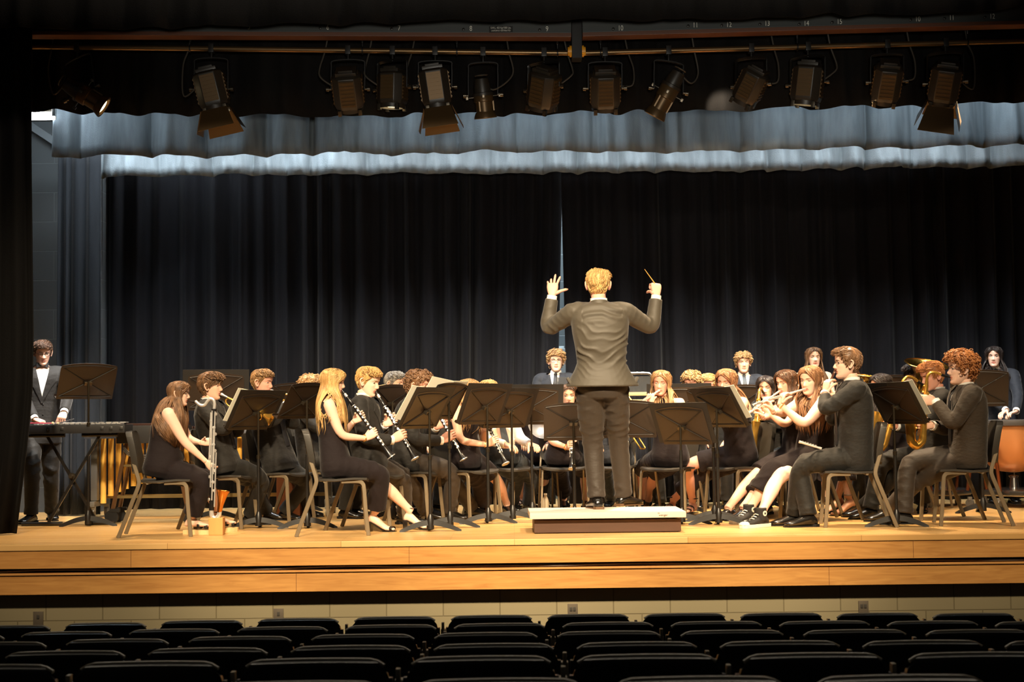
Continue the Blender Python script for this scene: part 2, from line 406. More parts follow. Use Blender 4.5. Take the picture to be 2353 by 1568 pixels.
# ------------------------------------------------------------------ work light and brace at upper left
a = P(66, 266, 13.75); c = P(127, 268, 13.75)
t = thing('work_light', 'glaring white work light at the left end of the grey border', 'lamp', (a + c) / 2)
cc = (c - a).length
b = MB(); b.box((0, 0.06, 0.02), (cc * 1.02, 0.1, 0.1)); b.build('housing', M_darksteel, t, bevel=0.005)
b = MB(); b.box((0, -0.01, 0), (cc * 0.98, 0.05, 0.072)); b.build('lens', mat('work_lamp', (255, 255, 255), .4, emit=(235, 246, 255), estr=30), t, bevel=0.015)
b = MB(); b.tube([(0, .08, .07), (0, .08, 1.6)], .012, 8); b.build('hanger', M_bmetal, t)
b = MB(); b.box((cc / 2 - .005, -.03, .04), (.03, .03, .1)); b.build('end_clamp', M_steel, t, bevel=.004)
a = P(68, 288, 15.2); c = P(132, 330, 15.2)
b = MB(); d = (c - a); ang = math.atan2(d.z, d.x)
b.box((0, 0, 0), (d.length * 1.3, 0.05, 0.075), Matrix.Rotation(-ang, 4, 'Y')); ob = b.build('metal_brace', mat('brace_grey', (120, 126, 130), .5, .3), bevel=.006, smooth=False); ob.location = (a + c) / 2
struct(ob)

# ------------------------------------------------------------------ lighting batten and dimmer raceway
DP = 12.5
segs = []
for (a, c, nm) in ((P(62, 107, DP), P(1312, 122, DP), 'left half of the long lighting pipe carrying the spotlights'), (P(1338, 122, DP), P(2420, 92, DP), 'right half of the long lighting pipe carrying the spotlights')):
    b = MB(); b.tube([a, c], 0.024, 12)
    ob = b.build('lighting_pipe', mat('pipe_bronze', (120, 96, 66), .35, .8), org=(a + c) / 2); ob.location = (a + c) / 2
    tag(ob, nm, 'pipe')
    segs.append((a, c))
def pipe_at(px):
    a, c = segs[0] if px < 1325 else segs[1]
    t = (px - project(a)[0]) / (project(c)[0] - project(a)[0]); return a.lerp(c, t)
race = []
for (p0, p1, nm) in (((-40, 84), (1312, 89), 'left half of the numbered wiring raceway above the lighting pipe'), ((1338, 88), (2430, 58), 'right half of the numbered wiring raceway above the lighting pipe')):
    a = P(*p0, 12.35); c = P(*p1, 12.35); mid = (a + c) / 2
    t = thing('wiring_raceway', nm, 'raceway', mid)
    d = c - a; ang = math.atan2(d.z, d.x); M = Matrix.Rotation(-ang, 4, 'Y'); L = d.length
    b = MB(); b.box((0, 0, 0.13), (L, 0.14, 0.2), M); b.build('channel', mat('raceway_grey', (58, 62, 62), .5), t, bevel=.004, smooth=False)
    b = MB(); b.box((0, -.002, 0.013), (L, 0.15, 0.034), M); b.build('bottom_rail', mat('raceway_rail', (96, 58, 40), .5), t, bevel=.004, smooth=False)
    race.append((t, mid, a, c))
def text_obj(s, size, loc, m, parent, name='lettering', ext=0.0008, align='CENTER', sx=1.0, font=None):
    cu = bpy.data.curves.new(name, 'FONT'); cu.body = s; cu.size = size; cu.extrude = ext; cu.align_x = align; cu.align_y = 'CENTER'
    o = bpy.data.objects.new(name, cu); COL.objects.link(o)
    dg = bpy.context.evaluated_depsgraph_get(); dg.update(); me = bpy.data.meshes.new_from_object(o.evaluated_get(dg)); bpy.data.objects.remove(o)
    if sx != 1.0:
        v = mverts(me); v[:, 0] *= sx; setverts(me, v)
    me.materials.clear(); ob = link(name, me, m, parent, smooth=False); ob.location = loc; ob.rotation_euler = (PI / 2, 0, 0); return ob
M_white = mat('white_lettering', (225, 225, 215), .6)
NUM = [('5', 572, 62), ('6', 753, 63), ('7', 917, 65), ('8', 1082, 66), ('9', 1257, 67), ('10', 1426, 65), ('11', 1598, 58), ('12', 1675, 57), ('13', 1763, 54), ('14', 1853, 54), ('15', 1929, 50), ('10', 2109, 44), ('11', 2187, 41), ('12', 2280, 38)]
for s_, px, py in NUM:
    t, mid, a, c = race[0] if px < 1325 else race[1]
    q = P(px, py, 12.277); n_ = text_obj(s_, 0.062, q - mid, M_white, t, 'number', sx=0.75)
    # socket left of the number
    b = MB(); qq = P(px - 17, py + 2, 12.27) - mid; b.lathe([(0, .012), (.012, .012), (.014, .007)], qq, (0, -1, 0), 10); b.build('socket', M_bplastic, t)
t, mid, a, c = race[0]
q = P(1151, 67, 12.274)
b = MB(); b.box(q - mid + Vector((0, .003, 0)), (0.2, 0.004, 0.052)); b.build('load_sign', M_black, t, smooth=False)
text_obj('S.W.L. 453 Kg/1000 Lbs.', 0.024, q - mid + Vector((0, 0, .011)), M_white, t, 'lettering', sx=.72)
text_obj('UNIFORMLY DISTRIBUTED', 0.019, q - mid + Vector((0, 0, -.013)), M_white, t, 'lettering', sx=.72)
# hanger between the two halves
q = P(1325, 118, 12.45); t = thing('pipe_hanger', 'black vertical hanger with yellow end discs joining the two pipe halves', 'hanger', q)
b = MB(); b.box((0, 0, 0.35), (0.085, 0.16, 0.85)); b.build('bracket', M_black, t, bevel=.004)
M_yel = mat('yellow_disc', (240, 168, 40), .45)
for s_ in (-1, 1):
    b = MB(); b.lathe([(0, .05), (.018, .05), (.018, .038), (.032, .038), (.034, .03)], (s_ * .043, 0, 0), (s_, 0, 0), 18); b.build('end_disc', M_yel, t)
# pipe clips between raceway and pipe
for px in (437, 833, 1050, 1281, 1380, 1832, 2223):
    q = pipe_at(px); z1 = 0.09
    t = thing('pipe_strap', 'thin strap tying the pipe to the raceway, ' + {437: 'left of the second spotlight', 833: 'right of the third spotlight', 1050: 'right of the fifth spotlight', 1281: 'left of the black hanger', 1380: 'right of the black hanger', 1832: 'left of the eleventh spotlight', 2223: 'near the right end'}[px], 'strap', q)
    b = MB(); b.tube([(0, 0, .03), (0, 0, z1 + .04)], .005, 6); b.build('rod', M_bmetal, t)
    b = MB(); b.lathe([(0, .011), (.03, .011)], (0, -.01, z1 - .02), (0, 0, 1), 8); b.build('turnbuckle', M_steel, t)
    b = MB(); b.tube([(0.0, .03 * math.cos(k), .03 * math.sin(k)) for k in np.linspace(0, 2 * PI, 13)[:-1]], .006, 6, closedpath=True); b.build('ring', M_bmetal, t)
# ================================================================== theatre spotlights
M_fix = mat('fixture_black', (44, 38, 30), 0.42, 0.0, spec=0.6)
M_fix2 = mat('fixture_bronze', (96, 74, 46), 0.4, 0.5)
M_lens = mat('lit_lens', (255, 240, 210), .3, emit=(255, 226, 170), estr=6)
M_cord = mat('cord_dark', (70, 64, 56), .6)
def basis(d, roll=0.0):
    x, y, z = frame_from(Vector(d), Vector((0, -1, 0.01))); M = Matrix((x, y, z)).transposed()
    return (M @ Matrix.Rotation(roll, 3, 'Z')).to_4x4()
def clamp_and_yoke(t, c, top, pipe, half, axis):
    "t at pipe point; c: body centre, top: yoke top, all relative to t"
    b = MB(); b.box((0, 0, 0.0), (0.045, 0.07, 0.075)); b.tube([(0, 0, -.03), top], 0.012, 8); b.build('clamp', M_bmetal, t, bevel=.004)
    ax = axis.normalized() * half
    pts = [c + ax, Vector(c) + ax + (Vector(top) - c) * 0.75, Vector(top) + ax * 0.82, Vector(top) - ax * 0.82, Vector(c) - ax + (Vector(top) - c) * 0.75, c - ax]
    b = MB(); b.tube(spline(pts, 4), 0.009, 6, flat=2.0); b.build('yoke', M_bmetal, t)
    for s_ in (-1, 1):
        b = MB(); b.lathe([(0, .012), (.02, .012), (.02, .022), (.045, .022), (.05, .01)], Vector(c) + ax * s_, ax * s_, 10); b.build('knob', M_darksteel, t)
def cord(t, pts):
    b = MB(); b.tube(spline(pts, 6), 0.007, 6); b.build('cord', M_cord, t)
LG = 'stage spotlights on the lighting pipe'
def fresnel(px, py, aim, label, doors=False, w=0.245, h=0.30, yaw=0.0, cordside=1, lit=1.0):
    pp = pipe_at(px); t = thing('stage_spotlight', label, 'spotlight', pp, 0, LG)
    c = P(px, py, 12.5) - pp
    R = basis(aim, yaw); T = Matrix.Translation(c) @ R
    ax = (R.to_3x3() @ Vector((1, 0, 0))); ax.z = 0
    # housing: octagonal box along z (aim), ribs on the outer faces
    b = MB(); prof = [(-h / 2, .8), (-h / 2 + .02, 1), (h / 2 - .03, 1), (h / 2, .92)]
    rs = []
    for z, s_ in prof:
        rs.append([Vector((w / 2 * s_ * x, w / 2 * s_ * y, z)) for x, y in ((1, .55), (.55, 1), (-.55, 1), (-1, .55), (-1, -.55), (-.55, -1), (.55, -1), (1, -.55))])
    b.rings(rs); b.xf(T); b.build('housing', M_fix, t, bevel=.006)
    for kk in range(4):
        b = MB(); b.box((0, w / 2 + .001, 0), (w * .5, .006, h - .07))
        for k in range(7): b.box((0, w / 2 + .006, -h / 2 + .05 + k * (h - .1) / 6), (w * .45, 0.010, 0.014))
        b.xf(T @ Matrix.Rotation(kk * PI / 2, 4, 'Z')); b.build('vent_panel', M_fix2, t, smooth=False)
    b = MB(); b.box((0, 0, -h / 2 - .012), (w * .72, w * .72, .03)); b.box((0, w * .28, -h / 2 - .03), (w * .5, .014, .03)); b.xf(T); b.build('back_cap', M_fix, t, bevel=.008)
    b = MB(); b.lathe([(h / 2 - .01, w * .47), (h / 2 + .035, w * .47), (h / 2 + .035, w * .40), (h / 2 - .01, w * .4)], n=20); b.xf(T); b.build('lens_ring', M_fix, t)
    b = MB(); b.lathe([(h / 2 + .0, w * .395), (h / 2 + .012, w * .36), (h / 2 + .022, w * .2), (h / 2 + .025, .004)], n=20); b.xf(T); b.build('lens', M_lens if lit else M_fix, t)
    for k in range(4):
        a = k * PI / 2 + PI / 4; b = MB(); b.box((w * .5 * math.cos(a), w * .5 * math.sin(a), h / 2 + .03), (.03, .03, .05))
        b.xf(T); b.build('color_frame_clip', M_darksteel, t, bevel=.003)
    if doors:
        for k in range(4):
            a = k * PI / 2; sp = (.55, .35, .7, .35)[k]
            b = MB(); o_, l_ = w * .5, w * (.95 if k % 2 == 0 else .8)
            b.prism([(-o_ * .9, 0, 0), (o_ * .9, 0, 0), (o_ * 1.25, 0, l_), (-o_ * 1.25, 0, l_)], (0, .003, 0))
            b.xf(T @ Matrix.Rotation(a, 4, 'Z') @ Matrix.Translation((0, -w * .5, h / 2 + .03)) @ Matrix.Rotation(sp, 4, 'X')); b.build('barn_door', M_fix2, t, smooth=False)
    top = Vector((0, 0, -0.09))
    clamp_and_yoke(t, c, top, pp, w * .58, ax)
    e = c + Vector((cordside * w * .5, 0, .02)); m = c + Vector((cordside * (w * .5 + .11), -.02, -.06 + .08 * (px % 3)))
    cord(t, [e, m, Vector((cordside * (w * .5 + .12), 0, -.15)), Vector((cordside * .2, .02, 0)), Vector((cordside * .17, 0, .14))])
    return t
def ers(pxa, pya, pxb, pyb, label, pipe_px, dy=0.25, cordside=1):
    "profile spotlight, lamp end at pixel a, lens end at pixel b (lens end farther away by dy)"
    pp = pipe_at(pipe_px); t = thing('stage_spotlight', label, 'spotlight', pp, 0, LG)
    A = P(pxa, pya, 12.5 - dy / 2) - pp; B = P(pxb, pyb, 12.5 + dy / 2) - pp; d = (B - A); L = d.length
    T = Matrix.Translation(A) @ basis(d)
    r = .085
    b = MB(); b.lathe([(0, .03), (.005, .06), (.07, .072), (.12, .074), (.125, .09), (.15, .092)], n=18); b.xf(T); b.build('lamp_cap', M_fix, t)
    b = MB(); b.lathe([(.13, .07), (.15, r), (L * .58, r), (L * .6, .07)], n=18); b.xf(T); b.build('housing', M_fix2, t)
    b = MB(); b.lathe([(L * .55, .074), (L * .86, .074), (L * .88, .066)], n=18)
    for k in range(3):
        a = 2 * PI * k / 3; b.box((.078 * math.cos(a), .078 * math.sin(a), L * .7), (.012, .012, L * .25))
    b.xf(T); b.build('lens_tube', M_fix2, t, sharp=30)
    b = MB(); b.lathe([(L * .84, .08), (L * .97, .098), (L, .098), (L, .08), (L * .95, .07)], n=18); b.xf(T); b.build('color_frame_holder', M_fix2, t)
    b = MB(); b.lathe([(L * .95, .07), (L * .97, .05), (L * .975, .004)], n=16); b.xf(T); b.build('lens', M_lens, t)
    for k, (a, s_) in enumerate(((0, 1), (PI, 1), (PI / 2, 1), (3 * PI / 2, 1))):
        b = MB(); b.box((.105 * math.cos(a), .105 * math.sin(a), L * .46), (.07 if k < 2 else .02, .02 if k < 2 else .07, .006)); b.box((.14 * math.cos(a), .14 * math.sin(a), L * .46), (.022, .022, .03)); b.xf(T); b.build('shutter_handle', M_darksteel, t, bevel=.003)
    ring = [T @ Vector((.05 * math.cos(a), .06 * math.sin(a) + .06, -.02)) for a in np.linspace(0, 2 * PI, 15)[:-1]]
    b = MB(); b.tube(ring, .006, 6, closedpath=True); b.build('cord_loop', M_cord, t)
    c = A + d * .42; top = Vector((0, 0, -.1)); ax = (T.to_3x3() @ Vector((1, 0, 0))); ax.z *= .3
    clamp_and_yoke(t, c, top, pp, .125, ax)
    cord(t, [A, A + Vector((cordside * .1, 0, -.1)), Vector((cordside * .25, 0, -.2)), Vector((cordside * .22, 0, 0)), Vector((cordside * .2, 0, .14))])
ers(150, 190, 240, 247, 'leftmost profile spotlight with a long barrel tilted down to the right', 178, .05, -1)
fresnel(486, 205, (.2, .10, -.9), 'spotlight with barn doors, second from the left, beside a hanging looped cord', True, cordside=-1)
fresnel(800, 205, (.05, .6, -.85), 'spotlight casting a glow on the black border, third from the left', cordside=-1)
fresnel(902, 203, (-.03, .08, -.95), 'dim spotlight without barn doors, fourth from the left', yaw=.35, w=.23, h=.27, cordside=-1)
fresnel(1000, 200, (.12, .10, -.9), 'spotlight with wide open barn doors, fifth from the left', True, cordside=-1)
ers(1106, 180, 1116, 272, 'profile spotlight pointing straight down, sixth from the left', 1110, .06)
fresnel(1250, 203, (-.12, .5, -.85), 'spotlight turned sideways left of the black hanger, seventh from the left', yaw=.5, cordside=1)
fresnel(1390, 203, (.02, .55, -.85), 'spotlight right of the black hanger, eighth from the left', cordside=1)
ers(1560, 165, 1503, 268, 'profile spotlight leaning down to the left, ninth from the left', 1536, .08)
fresnel(1726, 196, (-.38, .5, -.8), 'spotlight tilted to the left, tenth from the left', yaw=.3, cordside=1, w=.22, h=.27)
fresnel(1856, 192, (-.1, .14, -.9), 'very dim spotlight, eleventh from the left', yaw=.4, cordside=1)
fresnel(2038, 188, (-.04, .6, -.85), 'spotlight casting a round glow, second from the right', yaw=.15, cordside=1, w=.23)
fresnel(2172, 190, (-.05, .5, -.85), 'rightmost spotlight, with long barn doors', True, yaw=.3, cordside=1)

# ------------------------------------------------------------------ light
def lspot(loc, at, power, col, deg, blend=0.4, size=0.25, name='light'):
    l = bpy.data.lights.new(name, 'SPOT'); l.energy = power; l.color = col; l.spot_size = math.radians(deg); l.spot_blend = blend; l.shadow_soft_size = size
    o = bpy.data.objects.new(name, l); COL.objects.link(o); o.location = loc
    o.rotation_euler = (Vector(at) - Vector(loc)).to_track_quat('-Z', 'Y').to_euler(); return o
def larea(loc, at, power, col, sx_, sy_, name='light', spread=180):
    l = bpy.data.lights.new(name, 'AREA'); l.shape = 'RECTANGLE'; l.size = sx_; l.size_y = sy_; l.energy = power; l.color = col; l.spread = math.radians(spread)
    o = bpy.data.objects.new(name, l); COL.objects.link(o); o.location = loc
    o.rotation_euler = (Vector(at) - Vector(loc)).to_track_quat('-Z', 'Y').to_euler(); return o
WARM = (1.0, 0.79, 0.52); WARM2 = (1.0, 0.74, 0.45); COOL = (0.80, 0.92, 1.0)
# front-of-house spots on the ceiling bridge above the audience
for x_, tx, e_, az in ((-3.2, -2.7, 2900, .6), (-1.1, -.8, 5800, .5), (1.1, .9, 5800, .5), (3.3, 2.8, 3100, .6)):
    lspot((x_, 3.8, 5.9), (tx, 12.4, az), e_, WARM, 31, .7)
# warm light from the stage fixtures, down and upstage
for x_, e_ in ((-2.9, 620), (-1.4, 1150), (0.3, 1400), (1.6, 1250), (3.0, 950)):
    lspot((x_, 12.55, 3.62), (x_ * .95, 13.3, .2), e_, WARM2, 90, .9, .1)
for x_, tx, ty, e_ in ((-3.6, -4.3, 13.7, 850), (-.3, .3, 14.6, 640), (2.3, 2.2, 14.6, 640), (3.9, 4.5, 14.5, 640)):
    lspot((x_, 12.6, 3.6), (tx, ty, 1.15), e_, (1, .94, .86), 38, .8, .1)
lspot((-2.9, 12.75, 3.4), (-4.25, 13.7, 1.45), 420, (.96, .97, 1), 36, .6, .15)  # added cool fill on the left percussionist's face
# spill of three fixtures onto the black border behind them
for px_, py_ in ((806, 236), (1660, 232), (2036, 226)):
    lspot(P(px_, py_ - 8, 12.62), P(px_ + 2, py_ + 26, 12.95), 32, (1, .82, .6), 75, .7, .02)
# cool work lights between the borders
for x_, e_ in ((-4.5, 5), (-3.3, 5), (-2.4, 2), (-.7, 5), (.25, 6), (1.1, 4), (2.9, 6), (3.9, 7), (4.9, 6)):
    larea((x_ - .35, 13.2, 4.05), (x_ + .15, 13.95, 3.5), e_, COOL, .3, .08)
larea((0, 14.3, 4.25), (0, 14.85, 3.35), 14, COOL, 10, .12)
larea((0.3, 14.1, 4.5), (0.3, 14.6, 1.2), 170, (.9, .96, 1), 9, .15, spread=95)
larea((-3.9, 13.9, 4.2), (-4.6, 15.3, 1.5), 40, COOL, 1.2, .12)
larea((-3.0, 14.93, 3.9), (-2.8, 15.35, 2.0), 26, COOL, 3.0, .1)
larea((0, 16.05, 4.6), (0, 16.6, 1.3), 520, COOL, 8, .2)
# unseen lamp added above the front rows to brighten the seat tops
larea((0, 9.6, 6.6), (0, 9.0, 0), 170, (1, .86, .66), 8, .5)
# unseen lamp added behind the camera to brighten the raceway numbers and fixtures
lspot((0.3, -1.2, 1.25), (0.3, 12.3, 5.1), 1700, (1, .93, .8), 34, .6, .3)
w = bpy.data.worlds.new('world'); SC.world = w; w.use_nodes = True
w.node_tree.nodes['Background'].inputs['Color'].default_value = (0.9, 0.8, 0.65, 1); w.node_tree.nodes['Background'].inputs['Strength'].default_value = 0.02
SC.view_settings.view_transform = 'Standard'; SC.view_settings.look = 'None'; SC.view_settings.gamma = 1; SC.view_settings.use_curve_mapping = False
SC.view_settings.exposure = 0.0
# ================================================================== auditorium seats
M_seat = mat('seat_plastic', (13, 13, 14), 0.3, spec=0.7, bump=.1, bscale=200)
M_seatm = mat('seat_metal', (150, 142, 126), 0.4, 0.7)
def make_seat():
    t = thing('auditorium_seat', 'x', 'seat')
    # back shell, local origin at the middle of the top edge; the seat faces +Y
    b = MB(); rs = []; W = 0.262; n = 17
    outline = []
    prof = [(0, 0.0), (-.010, .0), (-.02, .003), (-.2, .03), (-.4, .05), (-.55, .055)]
    rows = [(0.0, 0.0, .235), (-.004, -.012, .245), (-.02, -.014, .25), (-.055, -.008, .262), (-.2, .02, .262), (-.38, .05, .255), (-.5, .065, .235)]
    fr = []; 
    for z, y, hw in rows:
        fr.append([Vector((hw * s_, y + .035 * (1 - abs(s_) ** 2) * .8 - .02, z - .035 * max(0, abs(s_) - .9) / .1 * (1 if z > -.03 else 0))) for s_ in np.linspace(-1, 1, n)])
    bk = [[p + Vector((0, .03 if i else .024, -.002 if i == 0 else 0)) for p in r] for i, r in enumerate(fr)]
    allr = []
    for r, k in zip(fr, bk): allr.append(r + k[::-1])
    b.rings(allr); b.build('backrest', M_seat, t, sharp=50)
    b = MB(); b.tube([(s_ * .232, .028 * (1 - s_ * s_) - .006, .001 - .018 * max(0, abs(s_) - .86) / .14) for s_ in np.linspace(-1, 1, 21)], .0095, 10, flat=.8); b.build('edge_glint', mat('seat_glint', (112, 106, 94), .32, spec=.7), t)  # pale strip paints the glint of stage light on the black top edge
    b = MB(); b.box((0, .09, -.42), (.46, .06, .40)); b.build('seat_pan', M_seat, t, bevel=.02)
    b = MB()
    b.box((.278, .02, -.055), (.016, .035, .05)); b.box((.278, .08, -.5), (.03, .05, .85)); b.box((.278, .12, -.97), (.05, .32, .02)); b.build('standard', M_seatm, t, bevel=.004)
    b = MB(); b.box((.278, .17, -.26), (.045, .28, .025)); b.build('armrest', M_seat, t, bevel=.01)
    return t
PITCHM = 0.56
ROWS = [('first row from the stage', 1413, 220.0, 1351, 'A', 8.65), ('second row from the stage', 1432, 247.0, 1396.5, 'B', 7.71), ('third row from the stage', 1453, 280.0, 1399, 'C', 6.80),
        ('fourth row from the stage', 1479, 325.5, 1463, 'D', 5.85), ('fifth row from the stage', 1508, 377.0, 1486, 'E', 5.05), ('nearest row, cut by the picture edge', 1561, 455.0, 1605, 'F', 4.18)]
def ordinal(n): return ['first', 'second', 'third', 'fourth', 'fifth', 'sixth', 'seventh', 'eighth', 'ninth', 'tenth', 'eleventh', 'twelfth', 'thirteenth'][n - 1]
SEAT0 = make_seat(); first = True
for rname, ty, pitch, cx, L, D in ROWS:
    z0 = CAMH - (ty - 962) * D / FPX; xc = XZ(cx, D, z0).x
    xs = [xc + i * PITCHM for i in range(-9, 9)]
    xs = [x for x in xs if -300 * D / FPX * 0 - (W_ / 2 + 100) * D / FPX < x < (W_ / 2 + 100) * D / FPX]
    if L == 'F': xs = xs[1:]
    for i, x in enumerate(xs):
        lab = 'black seat back, %s from the left in the %s' % (ordinal(i + 1), rname)
        loc = (x, D + .004 * x * x, z0 - .0036 * x * x)
        if first: SEAT0.location = loc; SEAT0['label'] = lab; SEAT0['group'] = 'auditorium seats'; SEAT0.rotation_euler = (0, 0, random.uniform(-.01, .01)); first = False
        else: dup(SEAT0, loc, random.uniform(-.012, .012), lab, 'auditorium seats')

# ================================================================== podium
a = G(1229, 1228); c = G(1563.5, 1224); xm = (a.x + c.x) / 2; y0 = (a.y + c.y) / 2
PODZ = 0.165; PW = 1.22; PDEP = .62
t = thing('conductor_podium', 'low wooden conductor podium with a pale top, at the front edge of the stage', 'podium', (xm, y0 + PDEP / 2, 0), .012)
b = MB(); b.box((0, .02, .055), (1.15, PDEP - .02, .11 - .012)); b.build('base', mat('podium_brown', (72, 47, 32), .5, var=.1, vscale=3, stretch=(1, 1, 8)), t, bevel=.004, smooth=False)
b = MB(); b.box((0, 0, PODZ - .024), (PW, PDEP + .05, .048)); b.build('top_deck', mat('podium_carpet', (200, 188, 176), .7, bump=.2, bscale=300), t, bevel=.007, bseg=2)
b = MB()
for sx_ in (-1, 1):
    for sy_ in (-1, 1): b.box((sx_ * .52, .02 + sy_ * .26, .004), (.06, .06, .008))
b.build('glides', M_rubber, t, smooth=False)
lg = text_obj('wenger', 0.024, (.43, -PDEP / 2 - .0262, PODZ - .028), mat('podium_logo', (70, 54, 40), .6), t, 'logo', sx=1.0)
lg2 = text_obj('the', 0.012, (.395, -PDEP / 2 - .0262, PODZ - .011), mat('podium_logo', (70, 54, 40), .6), t, 'logo')
POD = (xm, y0 + PDEP / 2)

# ================================================================== chairs
M_chairp = mat('chair_plastic', (52, 48, 42), 0.45, spec=0.5, bump=.1, bscale=250)
M_chairm = mat('chair_leg_metal', (118, 104, 82), 0.42, 0.25)
def make_chair():
    "posture chair facing -Y (local), seat height 0.455, origin on the floor under the seat"
    t = thing('music_chair', 'x', 'chair')
    b = MB(); n = 9; rs = []
    for y, w, dz in ((-.215, .17, -.012), (-.20, .205, 0.0), (-.1, .225, .004), (.05, .22, -.006), (.17, .20, -.002), (.205, .17, .006)):
        rs.append([Vector((w * s_, y, .452 + dz - .012 * (1 - s_ * s_))) for s_ in np.linspace(-1, 1, n)] + [Vector((w * s_, y, .435 + dz - .012 * (1 - s_ * s_))) for s_ in np.linspace(1, -1, n)])
    b.rings(rs); b.build('seat', M_chairp, t)
    b = MB(); rs = []
    for z, w, y in ((.50, .15, .20), (.52, .195, .20), (.62, .212, .206), (.74, .212, .228), (.80, .205, .243), (.832, .175, .252), (.842, .12, .256)):
        fr_ = [Vector((w * s_, y + .018 * (1 - s_ * s_), z)) for s_ in np.linspace(-1, 1, n)]; bk_ = [Vector((w * s_ * .97, y + .052 + .006 * (1 - s_ * s_), z - (.006 if z > .8 else 0))) for s_ in np.linspace(1, -1, n)]
        rs.append(fr_ + bk_)
    b.rings(rs); b.build('backrest', M_chairp, t, bevel=.006)
    def leg(pts):
        pts = spline(pts, 5); rs_ = []
        for i, p in enumerate(pts):
            d_ = (pts[min(i + 1, len(pts) - 1)] - pts[max(i - 1, 0)]); d_.x = 0; d_.normalize(); nn = Vector((0, -d_.z, d_.y))
            rs_.append([p + nn * .0155 + Vector((.009, 0, 0)), p + nn * .0155 - Vector((.009, 0, 0)), p - nn * .0155 - Vector((.009, 0, 0)), p - nn * .0155 + Vector((.009, 0, 0))])
        m_ = MB(); m_.rings(rs_); return m_.build('leg', M_chairm, t, bevel=.003, bseg=1)
    for s_ in (-1, 1):
        leg([(s_ * .19, .24, .60), (s_ * .197, .215, .52), (s_ * .203, .195, .45), (s_ * .206, .20, .40), (s_ * .21, .245, .28), (s_ * .216, .352, .0)])
        leg([(s_ * .2, .0, .425), (s_ * .2, -.13, .425), (s_ * .202, -.168, .405), (s_ * .205, -.178, .36), (s_ * .212, -.19, .2), (s_ * .22, -.21, .0)])
    b = MB(); b.tube([(-.2, .13, .425), (.2, .13, .425)], .011, 8); b.build('seat_frame', M_chairm, t)
    return t
CHAIR0 = None
def place_chair(x, y, yaw, label):
    "yaw: facing angle, 0 = facing the audience"
    global CHAIR0
    if CHAIR0 is None:
        CHAIR0 = make_chair(); CHAIR0.location = (x, y, 0); CHAIR0.rotation_euler = (0, 0, yaw); CHAIR0['label'] = label; CHAIR0['group'] = 'band chairs'; return CHAIR0
    return dup(CHAIR0, (x, y, 0), yaw, label, 'band chairs')

# ================================================================== music stands
M_desk = mat('stand_black', (46, 34, 24), 0.42, spec=0.5)
M_rib = mat('stand_rib', (24, 19, 15), 0.45)
def make_stand():
    "desk local frame: x width, z up along the desk, +y towards the player; pole on the audience side"
    t = thing('music_stand', 'x', 'music stand')
    b = MB(); b.tube([(0, 0, .10), (0, 0, .62)], .0135, 12); b.build('pole', M_bmetal, t)
    b = MB(); b.tube([(0, 0, .55), (0, 0, 1.0)], .0095, 10); b.lathe([(0, .017), (.03, .017), (.035, .011)], (0, 0, .60), (0, 0, 1), 12); b.build('inner_tube', mat('stand_tube', (70, 62, 50), .3, .8), t)
    # arched base: two curved feet plus a rear one
    for k, a in enumerate((0.0, PI, PI / 2)):
        L = .25 if k < 2 else .2; M = Matrix.Rotation(a, 4, 'Z'); rs = []
        for u in np.linspace(0, 1, 9):
            x = u * L; z1 = .082 * (1 - u ** 1.8) + .012; z0 = max(0.0, .052 * (1 - (u / .84) ** 1.6)) if u < .84 else 0.0
            w = lerp(.022, .012, u)
            rs.append([M @ Vector((x, -w, z0)), M @ Vector((x, w, z0)), M @ Vector((x, w * .7, z1)), M @ Vector((x, -w * .7, z1))])
        b = MB(); b.rings(rs); b.build('foot', M_bmetal, t, sharp=30)
    b = MB(); b.lathe([(.02, .03), (.1, .03), (.125, .02), (.14, .0155)], n=14); b.build('hub', M_bmetal, t)
    d = bpy.data.objects.new('desk', None)
    b = MB(); W, Hh = .255, .345; n = 13
    top = [(W * s_, Hh / 2 - .028 * abs(s_) ** 2.2 + .0) for s_ in np.linspace(-.97, .97, n)]
    pl = [(-W, -Hh / 2), ] + [(-W, Hh / 2 - .05)] + top + [(W, Hh / 2 - .05), (W, -Hh / 2)]
    b.prism([Vector((x, 0, z)) for x, z in pl], (0, .004, 0))
    desk = b.build('desk', M_desk, t, smooth=False)
    # stamped cross ribs, on the back of the desk
    b = MB()
    for sx_ in (-1, 1):
        for sz in (-1, 1):
            e = Vector((sx_ * W * .93, -.004, sz * Hh * .42 - (.012 if sz > 0 else 0))); b.tube([(0, -.006, -.01), e], .005, 6, flat=.7)
    pts = [(W * .93 * s_, -.004, Hh * .42 - .012 + .02 * (1 - s_ * s_)) for s_ in np.linspace(-1, 1, 11)]
    b.tube(pts, .004, 6); b.tube([(-W * .93, -.003, -Hh * .42), (W * .93, -.003, -Hh * .42)], .004, 6); b.build('ribs', M_rib, desk)
    b = MB(); b.box((0, .03, -Hh / 2), (2 * W, .062, .006)); b.box((0, .06, -Hh / 2 + .008), (2 * W, .003, .016)); b.build('ledge', M_desk, desk, smooth=False)
    b = MB(); b.box((0, -.02, -.012), (.07, .035, .03)); b.tube([(-.035, -.03, -.02), (.035, -.03, -.02)], .008, 8); b.build('hinge', M_darksteel, desk, bevel=.003)
    return t
STAND0 = make_stand(); STAND_USED = False
MUSIC = []
